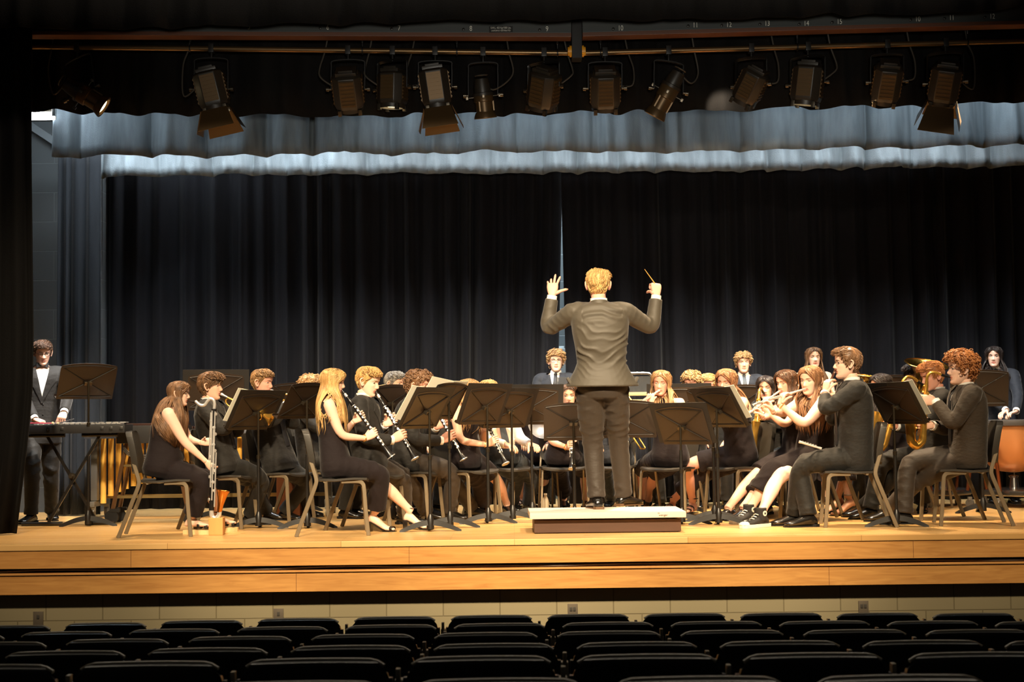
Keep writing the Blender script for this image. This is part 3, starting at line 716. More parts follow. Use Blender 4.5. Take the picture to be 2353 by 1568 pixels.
def place_stand(px, D, ztop, yaw, label, tilt=.42, sheet=0, sheetlab=None, roll=0.0, base=None):
    "px: photo column of the pole at D; yaw: direction the player sits (0: player beyond the stand facing the audience ...) desk +y turned by yaw"
    global STAND_USED
    loc = XZ(px, D, .5); loc.z = 0
    if not STAND_USED: t = STAND0; STAND_USED = True; t.location = loc; t.rotation_euler = (0, 0, yaw); t['label'] = label; t['group'] = 'music stands'
    else: t = dup(STAND0, loc, yaw, label, 'music stands')
    hz_ = ztop - .345 * .5 * math.cos(tilt)
    for ch in t.children:
        if ch.name.startswith('desk'):
            ch.location = (0, .03, hz_); ch.rotation_euler = (tilt, roll, 0)
            dm = Matrix.Translation(loc) @ Matrix.Rotation(yaw, 4, 'Z') @ Matrix.Translation((0, .03, hz_)) @ Matrix.Rotation(roll, 4, 'Y') @ Matrix.Rotation(tilt, 4, 'X')
        if ch.name.startswith('inner_tube'): ch.scale = (1, 1, 1); ch.location = (0, 0, hz_ - 1.0)
        if ch.name.startswith('foot'): ch.rotation_euler = (0, 0, -yaw * .9)
    for k in range(sheet):
        near = -1 if yaw > 0 else 1; sd_ = near if k == 0 else -near; w = .25
        b = MB(); b.box((sd_ * w / 2, .0, 0), (w, .004, .32)); b.xf(Matrix.Translation((0, .018, .022)) @ Matrix.Rotation(sd_ * (.30 if k == 0 else .03), 4, 'Z') @ Matrix.Rotation(.05, 4, 'X'))
        o = b.build('sheet_music', mat('paper', (236, 228, 206), .8), smooth=False)
        o.matrix_world = dm
        tag(o, (sheetlab or 'white sheet music') + (', left page' if k == 0 and sheet > 1 else ', right page' if sheet > 1 else ''), 'sheet music', 'sheet music on the stands')
    return t
# ================================================================== people
UP = Vector((0, 0, 1))
def nrm(v): return Vector(v).normalized()
def ik(A, B, l1, l2, pole):
    d = B - A; L = d.length; m = (l1 + l2) * .985
    if L > m:
        s_ = L / m; l1 *= s_; l2 *= s_
    d.normalize(); x = (l1 * l1 - l2 * l2 + L * L) / (2 * L); h = math.sqrt(max(0.0, l1 * l1 - x * x))
    p = pole - d * pole.dot(d)
    if p.length < 1e-5: p = UP - d * UP.dot(d)
    return A + d * x + p.normalized() * h
def bez(A, B, C_, n=5, soft=.28):
    "limb path A-B-C with a softened bend"
    out = [A.lerp(B, t) for t in np.linspace(0, 1 - soft, n)]
    a = A.lerp(B, 1 - soft); c = B.lerp(C_, soft)
    for t in (.25, .5, .75): out.append(a.lerp(B, t).lerp(B.lerp(c, t), t))
    out += [B.lerp(C_, t) for t in np.linspace(soft, 1, n)]
    return out
def limb(b, pts, rf, n=16, fold=0.0, fl=.05, flat=1.0, up=None, seed=0.0, step=.012, foldw=None):
    "tube resampled densely; rf(u)->radius; fold: relative crease height"
    d = [0]
    for i in range(1, len(pts)): d.append(d[-1] + (pts[i] - pts[i - 1]).length)
    L = d[-1]; N = max(6, int(L / step)); P_ = []; R_ = []
    us = np.linspace(0, 1, N)
    arr = np.array([list(p) for p in pts]); xs = np.array(d) / L
    P_ = [Vector((np.interp(u, xs, arr[:, 0]), np.interp(u, xs, arr[:, 1]), np.interp(u, xs, arr[:, 2]))) for u in us]
    x = None; rs = []
    for i, p in enumerate(P_):
        dd = (P_[min(i + 1, N - 1)] - P_[max(i - 1, 0)]).normalized()
        if x is None: x, y, z = frame_from(dd, up)
        else: x = (x - dd * x.dot(dd)).normalized(); y = dd.cross(x)
        r = rf(us[i]); ring = []
        for k in range(n):
            a = 2 * PI * k / n; q = r
            if fold:
                w = fold * (foldw(us[i]) if foldw else 1); l_ = us[i] * L
                m1 = max(0.0, math.sin(a + seed * 2 + l_ * 7)) ; m2 = max(0.0, math.sin(a * 1.0 - seed + 2.5 - l_ * 9))
                r1 = (1 - abs(math.sin(PI * l_ / fl + 1.6 * math.sin(a + seed) + seed))) ** 2; r2 = (1 - abs(math.sin(PI * l_ / (fl * 1.45) - 1.9 * math.cos(a + seed) + seed * 2))) ** 2
                q = r * (1 + w * (1.5 * m1 * r1 + 1.7 * m2 * r2 - .3))
            ring.append(p + x * (q * math.cos(a)) + y * (q * flat * math.sin(a)))
        rs.append(ring)
    b.rings(rs); return P_
def rpro(*kv):
    us = [k for k, v in kv]; vs = [v for k, v in kv]
    return lambda u: float(np.interp(u, us, vs))
# ---- head
HZ = np.array([-.113, -.109, -.10, -.085, -.07, -.05, -.03, -.01, .01, .03, .05, .07, .088, .103, .112, .1155])
HF = np.array([.058, .070, .078, .080, .078, .081, .083, .083, .080, .086, .090, .088, .078, .058, .032, .008])
HB = np.array([.005, -.004, -.014, -.028, -.042, -.060, -.078, -.089, -.097, -.101, -.101, -.096, -.083, -.060, -.034, -.010])
HW = np.array([.012, .024, .036, .047, .054, .060, .065, .069, .072, .075, .076, .073, .064, .047, .027, .008])
def head_surface(n=60, m=52, jaw=1.0, fat=1.0, off=0.0):
    "rings of local points (x right, y forward, z up) with facial relief"
    zz = np.concatenate([np.linspace(-.113, -.10, 5), np.linspace(-.096, .1, m - 10), np.array([.105, .109, .1125, .1145, .1155])])
    ker = np.array([.25, .5, .25])
    F = np.interp(zz, HZ, HF); B_ = np.interp(zz, HZ, HB); Wd = np.interp(zz, HZ, HW)
    low = np.clip((.0 - zz) / .1, 0, 1); Wd = Wd * (1 + (fat - 1) * (.4 + .6 * low)); Wd *= 1 + (jaw - 1) * low
    for _ in range(2):
        for A in (F, B_, Wd): A[1:-1] = ker[0] * A[:-2] + ker[1] * A[1:-1] + ker[2] * A[2:]
    rings = []
    for i, z in enumerate(zz):
        f, bk, w = F[i], B_[i], Wd[i]; c = bk + (f - bk) * .46; ring = []
        for k in range(n):
            a = 2 * PI * k / n; sa, ca = math.sin(a), math.cos(a)
            pw = .86 if ca > 0 else 1.0
            x = w * math.copysign(abs(sa) ** .92, sa); y = c + ((f - c) if ca > 0 else (c - bk)) * math.copysign(abs(ca) ** pw, ca)
            if ca > 0:
                g = lambda x0, z0, sx, sz: math.exp(-((abs(x) - x0) / sx) ** 2 - ((z - z0) / sz) ** 2)
                nz = float(np.interp(z, [-.042, -.034, -.027, -.018, 0, .018, .034], [0, .013, .023, .023, .014, .006, 0])); ns = float(np.interp(z, [-.03, 0, .03], [.0125, .0085, .009]))
                y += nz * math.exp(-(x / ns) ** 2)
                y += .006 * g(.013, -.029, .006, .007)            # nostril wings
                y -= .0095 * g(.031, .012, .015, .0105)           # eye sockets
                y += .0045 * g(.028, .031, .02, .008)             # brow
                y += .0045 * g(.046, -.012, .018, .016)           # cheek bones
                y += .0065 * g(0, -.0505, .02, .0055) - .003 * g(0, -.0565, .022, .0028) + .006 * g(0, -.0625, .017, .0055)
                y -= .004 * g(0, -.074, .02, .006); y += .006 * g(0, -.093, .02, .012)
            ring.append(Vector((x, y, z)))
        rings.append(ring)
    return zz, rings
def hsec(z, ang):
    "smooth skull surface point: ang 0 = front, measured towards +x"
    f = np.interp(z, HZ, HF); bk = np.interp(z, HZ, HB); w = np.interp(z, HZ, HW); c = bk + (f - bk) * .46
    sa, ca = math.sin(ang), math.cos(ang); return Vector((w * sa, c + ((f - c) if ca > 0 else (c - bk)) * ca, z))
def add_head(b, T, k, look=(0, 0), closed=.35, mats=dict(), jaw=1.0, fat=1.0, smile=0):
    zz, rings = head_surface(jaw=jaw, fat=fat)
    S = T @ Matrix.Scale(k, 4)
    o = len(b.f); b.rings([[S @ p for p in r] for r in rings], mi=0)
    n = 60                                                    # lips get their own colour
    for i in range(len(rings) - 1):
        for j in range(n):
            p = (rings[i][j] + rings[i + 1][(j + 1) % n]) / 2
            if p.y > .05 and abs(p.x) < .0235 and -.0672 < p.z < -.0465 and (abs(p.x) / .0245) ** 2 + ((p.z + .0567) / .0108) ** 2 < 1: b.m[o + i * n + j] = 1
    for s_ in (-1, 1):
        c = Vector((s_ * .031, .0625, .0115))
        op = 1 - closed
        b.sphere(S @ c, (.0145 * k, .0125 * k, .0078 * k * (.35 + .65 * op)), 12, 8, T.to_3x3(), mi=2)
        ir = c + Vector((look[0] * .004 + 0, .0095, -.0015 - .003 * closed + look[1] * .004)); b.sphere(S @ ir, (.0058 * k, .0040 * k, .0058 * k * (.35 + .65 * op)), 10, 6, T.to_3x3(), mi=3)
        lid = [S @ (c + Vector((.0165 * t, .0118 - .004 * t * t, .0075 * (.35 + .65 * op) * (1 - t * t) + .0008))) for t in np.linspace(-1, 1, 7)]
        b.tube(lid, [.0012 * k] + [.002 * k] * 5 + [.0012 * k], 6, mi=3)
        lid2 = [S @ (c + Vector((.0165 * t, .0105 - .004 * t * t, .0085 * (.5 + .5 * op) * (1 - t * t) + .0035))) for t in np.linspace(-1, 1, 7)]
        b.tube(lid2, [.002 * k] + [.0036 * k] * 5 + [.002 * k], 6, mi=0)
        br = [S @ Vector((s_ * x, y, z)) for x, y, z in ((.013, .0875, .0275), (.024, .0875, .0315), (.036, .0815, .0325), (.047, .070, .0285))]
        b.tube(br, [.003 * k, .0038 * k, .0032 * k, .0014 * k], 6, mi=4, flat=.6)
        # ear
        e = [S @ Vector((s_ * (np.interp(.0, HZ, HW) * fat + .003 + .019 * dx), -.006 - dy, dz)) for dx, dy, dz in ((.2, -.006, -.026), (.45, .004, -.03), (.75, .014, -.016), (1, .022, .004), (1, .02, .022), (.75, .008, .031), (.35, -.004, .024), (.1, -.008, .008), (.05, -.008, -.012))]
        b.tube(e, .0062 * k, 6, closedpath=True, mi=0)
        b.sphere(S @ Vector((s_ * (.070 * fat + .004), -.013, 0)), (.007 * k, .016 * k, .026 * k), 8, 6, T.to_3x3() @ Matrix.Rotation(s_ * .35, 3, 'Z'), mi=0)
# ---- hand
GRIP = dict(
    pipe=([(.55, .8, .55), (.6, .85, .6), (.65, .9, .6), (.7, .9, .6)], .0, (.55, .35, .75)),
    key=([(.75, .7, .35), (.8, .75, .35), (.8, .75, .4), (.75, .7, .4)], .12, (.85, .12, .5)),
    fist=([(1.2, 1.5, .9), (1.3, 1.5, .9), (1.35, 1.5, .9), (1.35, 1.45, .9)], .0, (.6, .05, .9)),
    open=([(.1, .15, .1), (-.15, .25, .2), (.35, .45, .3), (.55, .5, .35)], .55, (.45, .95, .15)),
    relax=([(.35, .45, .3), (.4, .5, .35), (.45, .55, .35), (.5, .55, .35)], .1, (.75, .5, .4)),
    mallet=([(.9, 1.1, .6), (1.0, 1.2, .6), (1.1, 1.2, .7), (1.1, 1.2, .7)], .0, (.8, .35, .55)))
def add_hand(b, wrist, d, pn, side, k=1.0, pose='relax', mi=0):
    d = nrm(d); pn = nrm(pn - d * pn.dot(d)); th = (d.cross(pn) if side == 'R' else pn.cross(d))
    curl, spread, tv = GRIP[pose]
    def q(a, t, p): return wrist + d * (a * k) + th * (t * k) + pn * (p * k)
    rs = []
    for a, w, h, o in ((-.012, .024, .019, 0), (.01, .029, .019, 0), (.035, .038, .018, .001), (.065, .043, .0165, .001), (.088, .042, .0135, .0), (.098, .037, .009, .0)):
        rs.append([q(a, w * math.copysign(abs(math.cos(u)) ** .75, math.cos(u)), o + h * math.copysign(abs(math.sin(u)) ** .8, math.sin(u))) for u in np.linspace(0, 2 * PI, 15)[:-1]])
    b.rings(rs, mi=mi)
    lens = (.074, .083, .076, .06); lat = (.031, .0105, -.0105, -.0305)
    for i in range(4):
        p = q(.086, lat[i], 0); sp = spread * (1.2 - .8 * i) * .5 + (.0 if spread else 0)
        dd = (d * math.cos(sp) + th * math.sin(sp)).normalized(); ax = dd.cross(pn).normalized()
        pts = [p - dd * .02 * k, p]; dcur = dd; seg = (.45, .3, .25)
        for j in range(3):
            Rm = Matrix.Rotation(curl[i][j], 3, ax); dcur = Rm @ dcur
            mid = pts[-1] + dcur * (lens[i] * seg[j] * k * .5); pts.append(mid); pts.append(mid + dcur * (lens[i] * seg[j] * k * .5))
        r0 = .0098 if i < 3 else .0085
        rr = [r0, r0 * 1.02, r0 * .9, r0 * .95, r0 * .83, r0 * .87, r0 * .75, r0 * .42]
        b.tube(pts, [r * k for r in rr], 8, mi=mi)
    t0 = q(.022, .026, .004); td = (d * tv[0] + th * tv[1] + pn * tv[2]).normalized(); ax = td.cross(pn)
    if ax.length < .1: ax = th
    ax.normalize(); pts = [t0 - td * .012 * k, t0]; dc = td
    for j, l in enumerate((.042, .034, .027)):
        if j: dc = Matrix.Rotation(.28, 3, ax) @ dc
        mid = pts[-1] + dc * l * k * .5; pts += [mid, mid + dc * l * k * .5]
    b.tube(pts, [x * k for x in (.014, .0155, .0135, .0115, .0105, .0108, .0095, .005)], 8, mi=mi)
# ---- foot
def foot_rings(ank, fd, k, grow=0.0, z0=None, lift=0.0, heel=0.0):
    "ank: ankle joint; fd: horizontal toe direction; heel: raised heel height"
    sd = Vector((-fd.y, fd.x, 0)).normalized(); base = Vector((ank.x, ank.y, (ank.z - .085 * k) if z0 is None else z0)); rs = []
    for y, w, h, c in ((-.068, .012, .03, .03), (-.06, .025, .055, .0), (-.035, .033, .085, 0), (0, .035, .092, 0), (.035, .036, .078, 0), (.075, .041, .058, 0), (.115, .046, .043, 0), (.15, .043, .034, 0), (.175, .032, .027, 0), (.188, .014, .02, .006)):
        w = (w + grow) * k; h = (h + grow) * k; up = heel * clamp((.10 - y) / .13, 0, 1)
        ring = []
        for u in np.linspace(0, 2 * PI, 15)[:-1]:
            x = w * math.cos(u); zz_ = h * .5 + h * .5 * math.copysign(abs(math.sin(u)) ** (.6 if math.sin(u) < 0 else 1.0), math.sin(u))
            ring.append(base + fd * (y * k * (1 + grow * 4)) + sd * x + UP * (zz_ + up + c * .2))
        rs.append(ring)
    return rs
SKIN = {}
def skin_mat(name, rgb): return mat('skin_' + name, rgb, .5, spec=.35, sub=.12)
M_lip = {}
M_eyew = mat('eye_white', (232, 226, 218), .3); M_iris = mat('iris_dark', (44, 32, 24), .3)
M_suit = mat('suit_black', (31, 29, 27), .75, spec=.3, sheen=.1, bump=.85, bscale=13, bstretch=(1, 1, 1.6))
M_suit2 = mat('suit_grey', (72, 66, 56), .6, spec=.4, sheen=.15, bump=.35, bscale=9, bstretch=(.7, .7, 1.5))
M_suitn = mat('suit_navy', (36, 39, 46), .75, spec=.3, sheen=.1, bump=.85, bscale=13, bstretch=(1, 1, 1.6))
M_trou = mat('trousers_black', (30, 28, 25), .72, spec=.3, sheen=.1, bump=.85, bscale=12, bstretch=(1, 1, 1.4))
M_trou2 = mat('trousers_brown_grey', (52, 44, 37), .65, spec=.4, sheen=.1, bump=.85, bscale=11, bstretch=(.8, .8, 1.5))
M_trou3 = mat('trousers_slate', (54, 58, 62), .75, spec=.3, sheen=.15, bump=.85, bscale=22)
M_dress = mat('dress_black', (31, 24, 25), .85, spec=.2, sheen=.08, bump=.85, bscale=12, bstretch=(1, 1, 1.2))
M_shirt = mat('shirt_white', (236, 234, 228), .7, bump=.3, bscale=30)
M_tie = mat('tie_black', (24, 24, 28), .6); M_tieg = mat('tie_grey', (62, 68, 74), .6)
M_shoe = mat('shoe_leather', (22, 20, 18), .22, spec=.6, coat=.3)
M_sole = mat('shoe_sole', (96, 70, 46), .6)
def hair_mat(name, c1, c2): return mat('hair_' + name, c1, .42, spec=.45, rgb2=c2, vscale=40, stretch=(1, 1, .12))
# ---- hair
def scalp(z, a, off, T, k):
    p = hsec(clamp(z, -.11, .1155), a); c = Vector((0, -.008, .01)); n_ = (p - c).normalized(); return p + n_ * off
def hairline_z(a, style):
    "lowest z of the hair at angle a (0 front)"
    a = abs((a + PI) % (2 * PI) - PI)
    if style == 'long': ks = [(0, .075), (.5, .068), (.95, .045), (1.25, -.005), (1.6, -.05), (2.2, -.09), (PI, -.10)]
    elif style == 'fringe': ks = [(0, .042), (.55, .040), (.95, .024), (1.25, .0), (1.5, -.012), (1.75, -.02), (2.1, -.07), (PI, -.085)]
    else: ks = [(0, .066), (.5, .062), (.9, .048), (1.15, .012), (1.38, -.018), (1.5, .004), (1.85, .010), (2.15, -.05), (PI, -.068)]
    return float(np.interp(a, [q[0] for q in ks], [q[1] for q in ks]))
def add_cap(b, S, style, off, rng, vol=1.0, rough=0.0, n=64, m=16):
    "closed shell lying over the skull, bounded by the hairline"
    rs = []
    for j in range(m + 1):
        t = j / m; ring = []
        for i in range(n):
            a = 2 * PI * i / n; z0 = hairline_z(a, style); z = z0 + (.1155 - z0) * (math.sin(t * PI / 2) ** .9)
            o = off * (.25 + .75 * min(1, t * 4)) * (1 + (vol - 1) * max(0, z) / .1)
            if rough: o += rough * math.sin(a * 9 + 7 * t + rng.uniform(-.6, .6)) * min(1, t * 3)
            ring.append(S @ (scalp(z, a, o, None, 1)))
        rs.append(ring)
    b.rings(rs, cap=False); last = rs[-1]; c = sum(last, Vector()) / n; o = len(b.v)
    b.add(last + [c + (S.to_3x3() @ Vector((0, 0, .002)))], [(i, (i + 1) % n, n) for i in range(n)])
def lock(b, pts, w, fl=.35, n=5):
    N = len(pts); b.tube(pts, [w * (.75 + .25 * math.sin(PI * min(1, 1.6 * i / (N - 1)))) * (1 if i < N - 2 else (.7 if i == N - 2 else .15)) for i in range(N)], n, flat=fl)
def make_hair(kind, T, k, hm, parent, org, rng, length=.3, colliders=(), part=0.0, front=.5, vol=1.0, sweep=1, density=1.0):
    S = T @ Matrix.Scale(k, 4); b = MB()
    R3 = T.to_3x3()
    if kind in ('short', 'fringe'):
        add_cap(b, S, 'short' if kind == 'short' else 'fringe', .012 * vol, rng, 1.25 * vol, .0015)
        for _ in range(int((800 if kind == 'short' else 800) * density)):
            a = rng.uniform(-PI, PI); st = 'short' if kind == 'short' else 'fringe'; z0 = hairline_z(a, st); t = rng.uniform(.04, 1) ** .8; z = z0 + (.113 - z0) * t
            L = (.045 if kind == 'short' else .07) * rng.uniform(.7, 1.2) * (.55 + .45 * t)
            pts = []; za, aa = z, a; back = abs(a) > 1.9; jit = .0045 * rng.uniform(-1, 1.4)
            for q in range(5):
                u = q / 4; off = (.011 + .009 * math.sin(PI * u) * (1 if t > .4 else .4)) * vol + jit * (.4 + .6 * u)
                top = clamp(z / .1, 0, 1)
                if top > .6 and not back:       # sweep forward / sideways on the top
                    p = scalp(z, a, 0, None, 1); p = p + Vector((sweep * .5, .8 if kind == 'fringe' else .55, -.12)).normalized() * (L * u * .9); c = Vector((0, -.008, .01)); dn = (p - c)
                    zz_ = clamp(p.z, -.05, .113); s0 = scalp(zz_, math.atan2(p.x, p.y + .008), 0, None, 1)
                    rad = max((s0 - c).length, .0); p = c + dn.normalized() * (max(rad, min(dn.length, rad + .02)) + off)
                else:
                    zq = z - L * u * (1 if t < .8 else .7); p = scalp(max(zq, z0 - .012), a + sweep * .25 * u * (1 - t), off * (1 - .35 * u), None, 1)
                pts.append(S @ p)
            lock(b, pts, .0042 * k * rng.uniform(.7, 1.2), .55, 4)
    elif kind == 'curly':
        add_cap(b, S, 'short', .02 * vol, rng, 1.3 * vol, .004)
        for _ in range(int(420 * density)):
            a = rng.uniform(-PI, PI); z0 = hairline_z(a, 'short'); t = rng.uniform(.0, 1) ** .75; z = z0 + (.113 - z0) * t
            base = scalp(z, a, .012 * vol, None, 1); c = Vector((0, -.008, .01)); nn = (base - c).normalized(); x, y, zz_ = frame_from(nn)
            r = rng.uniform(.008, .013); L = rng.uniform(.018, .034) * vol * (.55 + .6 * t); ph = rng.uniform(0, 6.28); sg = rng.choice([-1, 1]); dr = Vector((rng.uniform(-.5, .5), rng.uniform(-.2, .6), rng.uniform(-.9, -.1)))
            pts = [S @ (base + nn * (L * min(1, u * 1.4)) + dr * (.03 * u * u) + x * (r * math.cos(ph + sg * u * 8.5)) + y * (r * math.sin(ph + sg * u * 8.5))) for u in np.linspace(0, 1, 10)]
            b.tube(pts, [.0042 * k] * 8 + [.003 * k, .001 * k], 4)
    else:
        wavy = kind == 'wavy'
        add_cap(b, S, 'long', .010, rng, 1.25)
        cols = [(Vector(c0), Vector(c1), r) for c0, c1, r in colliders]
        for _ in range(int(800 * density)):
            a = rng.uniform(-PI, PI); z0 = hairline_z(a, 'long'); t = rng.uniform(0, 1); z = z0 + (.1145 - z0) * t
            p0 = scalp(z, a, .008, None, 1); pts = []
            side = 1 if p0.x > part * .03 else -1
            Lt = length * rng.uniform(.82, 1.05); up = clamp(z / .115, 0, 1)
            # over the skull to the side, then straight down
            ang_t = side * (1.15 + rng.uniform(0, 1.9)) if abs(a) < 1.2 or up > .9 else a
            if 1.25 < abs(ang_t) < 2.0: ang_t = math.copysign(1.1 + rng.uniform(-.1, .1) if (front > .55 and rng.uniform() < .5) else 2.1 + rng.uniform(-.1, .25), ang_t)
            st = 5
            for q in range(st):
                u = q / (st - 1); zz_ = z + (-.02 - z) * (u ** 1.3) if z > -.02 else z - .03 * u; aa = a + ((ang_t - a + PI) % (2 * PI) - PI) * min(1, u * 1.15) if abs(a) < 1.2 or up > .9 else a
                pts.append(S @ scalp(zz_, aa, .012 + .011 * min(1, u * 2.2) * min(vol, 1.5) + rng.uniform(-.002, .002), None, 1))
            p = pts[-1].copy(); out = (R3 @ Vector((math.sin(ang_t), math.cos(ang_t) * .6, 0))); out.z = 0
            hang = Lt * k; ns = 9; ph = rng.uniform(0, 6.28); amp = (.012 if wavy else .0025)
            isf = abs(ang_t) < 1.5
            for q in range(1, ns + 1):
                u = q / ns; pp = p + Vector((0, 0, -hang * u)) + out * (.02 * vol * math.sin(min(1, u * 1.3) * PI * .6)) + (R3 @ Vector((math.cos(ph), math.sin(ph), 0))) * (amp * math.sin(ph + u * (14 if wavy else 5)))
                if isf: pp += (R3 @ Vector((0, front * .05 * u, 0)))
                for c0, c1, r in cols:
                    ax = c1 - c0; s_ = clamp((pp - c0).dot(ax) / ax.length_squared, 0, 1); cp = c0 + ax * s_; dv = pp - cp
                    if dv.length < r:
                        h = Vector((dv.x, dv.y, 0)); h = h.normalized() if h.length > 1e-4 else out
                        pp = pp + (dv.normalized() * .6 + h * .4).normalized() * (r - dv.length) * 1.05
                pts.append(pp)
            for _q in range(2):
                for q in range(st, len(pts) - 1): pts[q] = pts[q] * .4 + (pts[q - 1] + pts[q + 1]) * .3
            lock(b, pts, .0052 * k * rng.uniform(.7, 1.25), .55, 4)
    return b.build('hair', hm, parent, org=org, sharp=0)

def torso_rings(hip, nb, lat, ks, n=28, bust=0.0, belly=0.0, extra=0.0, curve=.02):
    "elliptic sections along the spine; ks: (t, half width, half depth, forward shift)"
    ax = nb - hip; fw = lat.cross(ax).normalized()
    if fw.dot(FW_[0]) < 0: fw = -fw
    rs = []
    for t, w, d, sh in ks:
        c = hip + ax * t + fw * (sh - curve * math.sin(PI * clamp(t, 0, 1)) ) ; ring = []
        for q in range(n):
            a = 2 * PI * q / n; x = (w + extra) * math.copysign(abs(math.cos(a)) ** .85, math.cos(a)); y = (d + extra) * math.copysign(abs(math.sin(a)) ** .9, math.sin(a))
            if math.sin(a) > 0:
                if bust: y += bust * math.exp(-((t - .66) / .13) ** 2) * (math.exp(-((abs(x) - .07) / .055) ** 2) * .75 + .25)
                if belly: y += belly * math.exp(-((t - .25) / .22) ** 2) * math.sin(a)
            ring.append(c + lat * x + fw * y)
        rs.append(ring)
    return rs, fw
FW_ = [Vector((0, -1, 0))]
M_KS = [(-.20, .125, .10, 0), (-.1, .155, .118, 0), (0, .165, .12, 0), (.2, .155, .115, 0), (.42, .152, .112, 0), (.62, .168, .118, 0), (.8, .176, .115, 0), (.9, .165, .095, -.004), (.97, .115, .075, -.008), (1.03, .066, .058, -.006)]
F_KS = [(-.20, .135, .11, 0), (-.1, .168, .125, 0), (0, .17, .122, 0), (.2, .145, .105, 0), (.4, .130, .098, 0), (.6, .142, .106, 0), (.78, .150, .100, 0), (.9, .142, .082, -.004), (.97, .10, .066, -.008), (1.03, .056, .052, -.006)]
PEOPLE = []
def person(label, hip, head, yaw, sit=True, k=None, female=False, girth=1.0, headyaw=None, headpitch=0.0, headroll=0.0, skin='fair', top='suit', hair=None,
           legs=None, feet=None, knees=None, arms=None, trousers=None, suit=None, tie='tie', shoes='oxford', cover=(2, 2), glasses=False, closed=.4, twist=0.0,
           dx=0.0, footz=0.0, bracelet=None, fat=1.0, jaw=1.0, voxel=.0075, back=False, seed=1, shadow=True, neckout=0.0, hemdrop=.24, lipc=None, extra=None):
    """hip, head: world points of the pelvis and head centres. arms: dict R/L -> (wrist point, finger dir, palm normal, pose, elbow pole)"""
    rng = np.random.default_rng(seed * 13 + 5)
    hip = Vector(hip); head = Vector(head)
    f = Vector((math.sin(yaw), -math.cos(yaw), 0)); r = Vector((f.y, -f.x, 0))
    if k is None: k = clamp((head - hip).length / .70, .8, 1.2)
    hy = yaw if headyaw is None else headyaw
    hf = Vector((math.sin(hy), -math.cos(hy), 0)); hr = Vector((hf.y, -hf.x, 0))
    # head matrix: x = right of the head's own right, y forward, z up
    Mh = Matrix((hr, hf, UP)).transposed() @ Matrix.Rotation(headpitch, 3, 'X') @ Matrix.Rotation(headroll, 3, 'Y')
    T = Matrix.Translation(head) @ Mh.to_4x4()
    def hp(x, y, z): return T @ (Vector((x, y, z)) * k)
    skull = hp(0, -.025, -.075)
    sp = (head - hip); nb = hip + sp * (.572 / .70) - f * (.026 * k)
    ty = yaw + twist; tf = Vector((math.sin(ty), -math.cos(ty), 0)); tr = Vector((tf.y, -tf.x, 0)); FW_[0] = tf
    spine = (nb - hip)
    shw = (.182 if not female else .160) * k * (1 + (girth - 1) * .5)
    shp = hip + spine * .885
    SH = {'R': shp + tr * shw, 'L': shp - tr * shw}
    org = Vector((hip.x, hip.y, footz))
    t = thing('person', label, 'person', org)
    rec = dict(root=t, T=T, k=k, f=f, r=r, hp=hp, hip=hip, nb=nb, SH=SH, tf=tf, tr=tr, mouth=hp(0, .088, -.056), label=label)
    if callable(arms): arms = arms(rec)
    arms = arms or {}
    ua, fa = .29 * k, .255 * k
    WR = {}; EL = {}
    for s_ in 'RL':
        sg = 1 if s_ == 'R' else -1
        if s_ in arms: w, fd, pn, pose, pole = arms[s_]
        else: w, fd, pn, pose, pole = hip + r * sg * .13 * k + f * .30 * k + UP * .10, f - UP * .2, -UP, 'relax', None
        w = Vector(w); pole = Vector(pole) if pole is not None else (r * sg * .5 - UP * 1.0 - f * .35)
        WR[s_] = (w, Vector(fd), Vector(pn), pose); EL[s_] = ik(SH[s_], w, ua, fa, pole)
    # legs
    hj = {s_: hip + r * ((.088 if s_ == 'R' else -.088) * k) - UP * (.02 if sit else .06 * k) for s_ in 'RL'}
    AN = {}; KN = {}; FD = {}
    feet = feet or {}
    for s_ in 'RL':
        sg = 1 if s_ == 'R' else -1
        if s_ in feet:
            a = Vector(feet[s_][0]); FD[s_] = nrm(feet[s_][1]) if len(feet[s_]) > 1 and feet[s_][1] is not None else nrm(f + r * sg * .2); hl = feet[s_][2] if len(feet[s_]) > 2 else 0
        else:
            a = (Vector((hip.x, hip.y, footz)) + f * .38 * k + r * sg * .12 * k) if sit else Vector((hip.x, hip.y, footz)) + r * sg * .10 * k; FD[s_] = nrm(f + r * sg * .2); hl = 0
        heelh = {'heel': .07, 'sandal': .035, 'wedge': .06}.get(shoes, .012)
        AN[s_] = Vector((a.x, a.y, a.z + .085 * k + heelh)); rec['an' + s_] = AN[s_]
        tl, sl = (.43 * k, .40 * k); kp = (f + UP * .9 + r * sg * .12) if sit else f
        KN[s_] = ik(hj[s_], AN[s_], tl, sl, kp)
        if knees and s_ in knees: KN[s_] = Vector(knees[s_])
    rec.update(KN=KN, AN=AN, WR=WR, EL=EL)
    ks = F_KS if female else M_KS
    ks = [(a, w * k * girth, d * k * girth, sh * k) for a, w, d, sh in ks]
    # ---------------- body: one surface
    kb = [(a, w * (.8 if a > .95 else .9), d * .9, s2) if (top == 'suit' and a > .85) else (a, w, d, s2) for a, w, d, s2 in ks]
    b = MB(); rs, fw = torso_rings(hip, nb, tr, kb, bust=.03 * k if female else 0, belly=.03 * (girth - 1) * 8 * k)
    b.rings(rs)
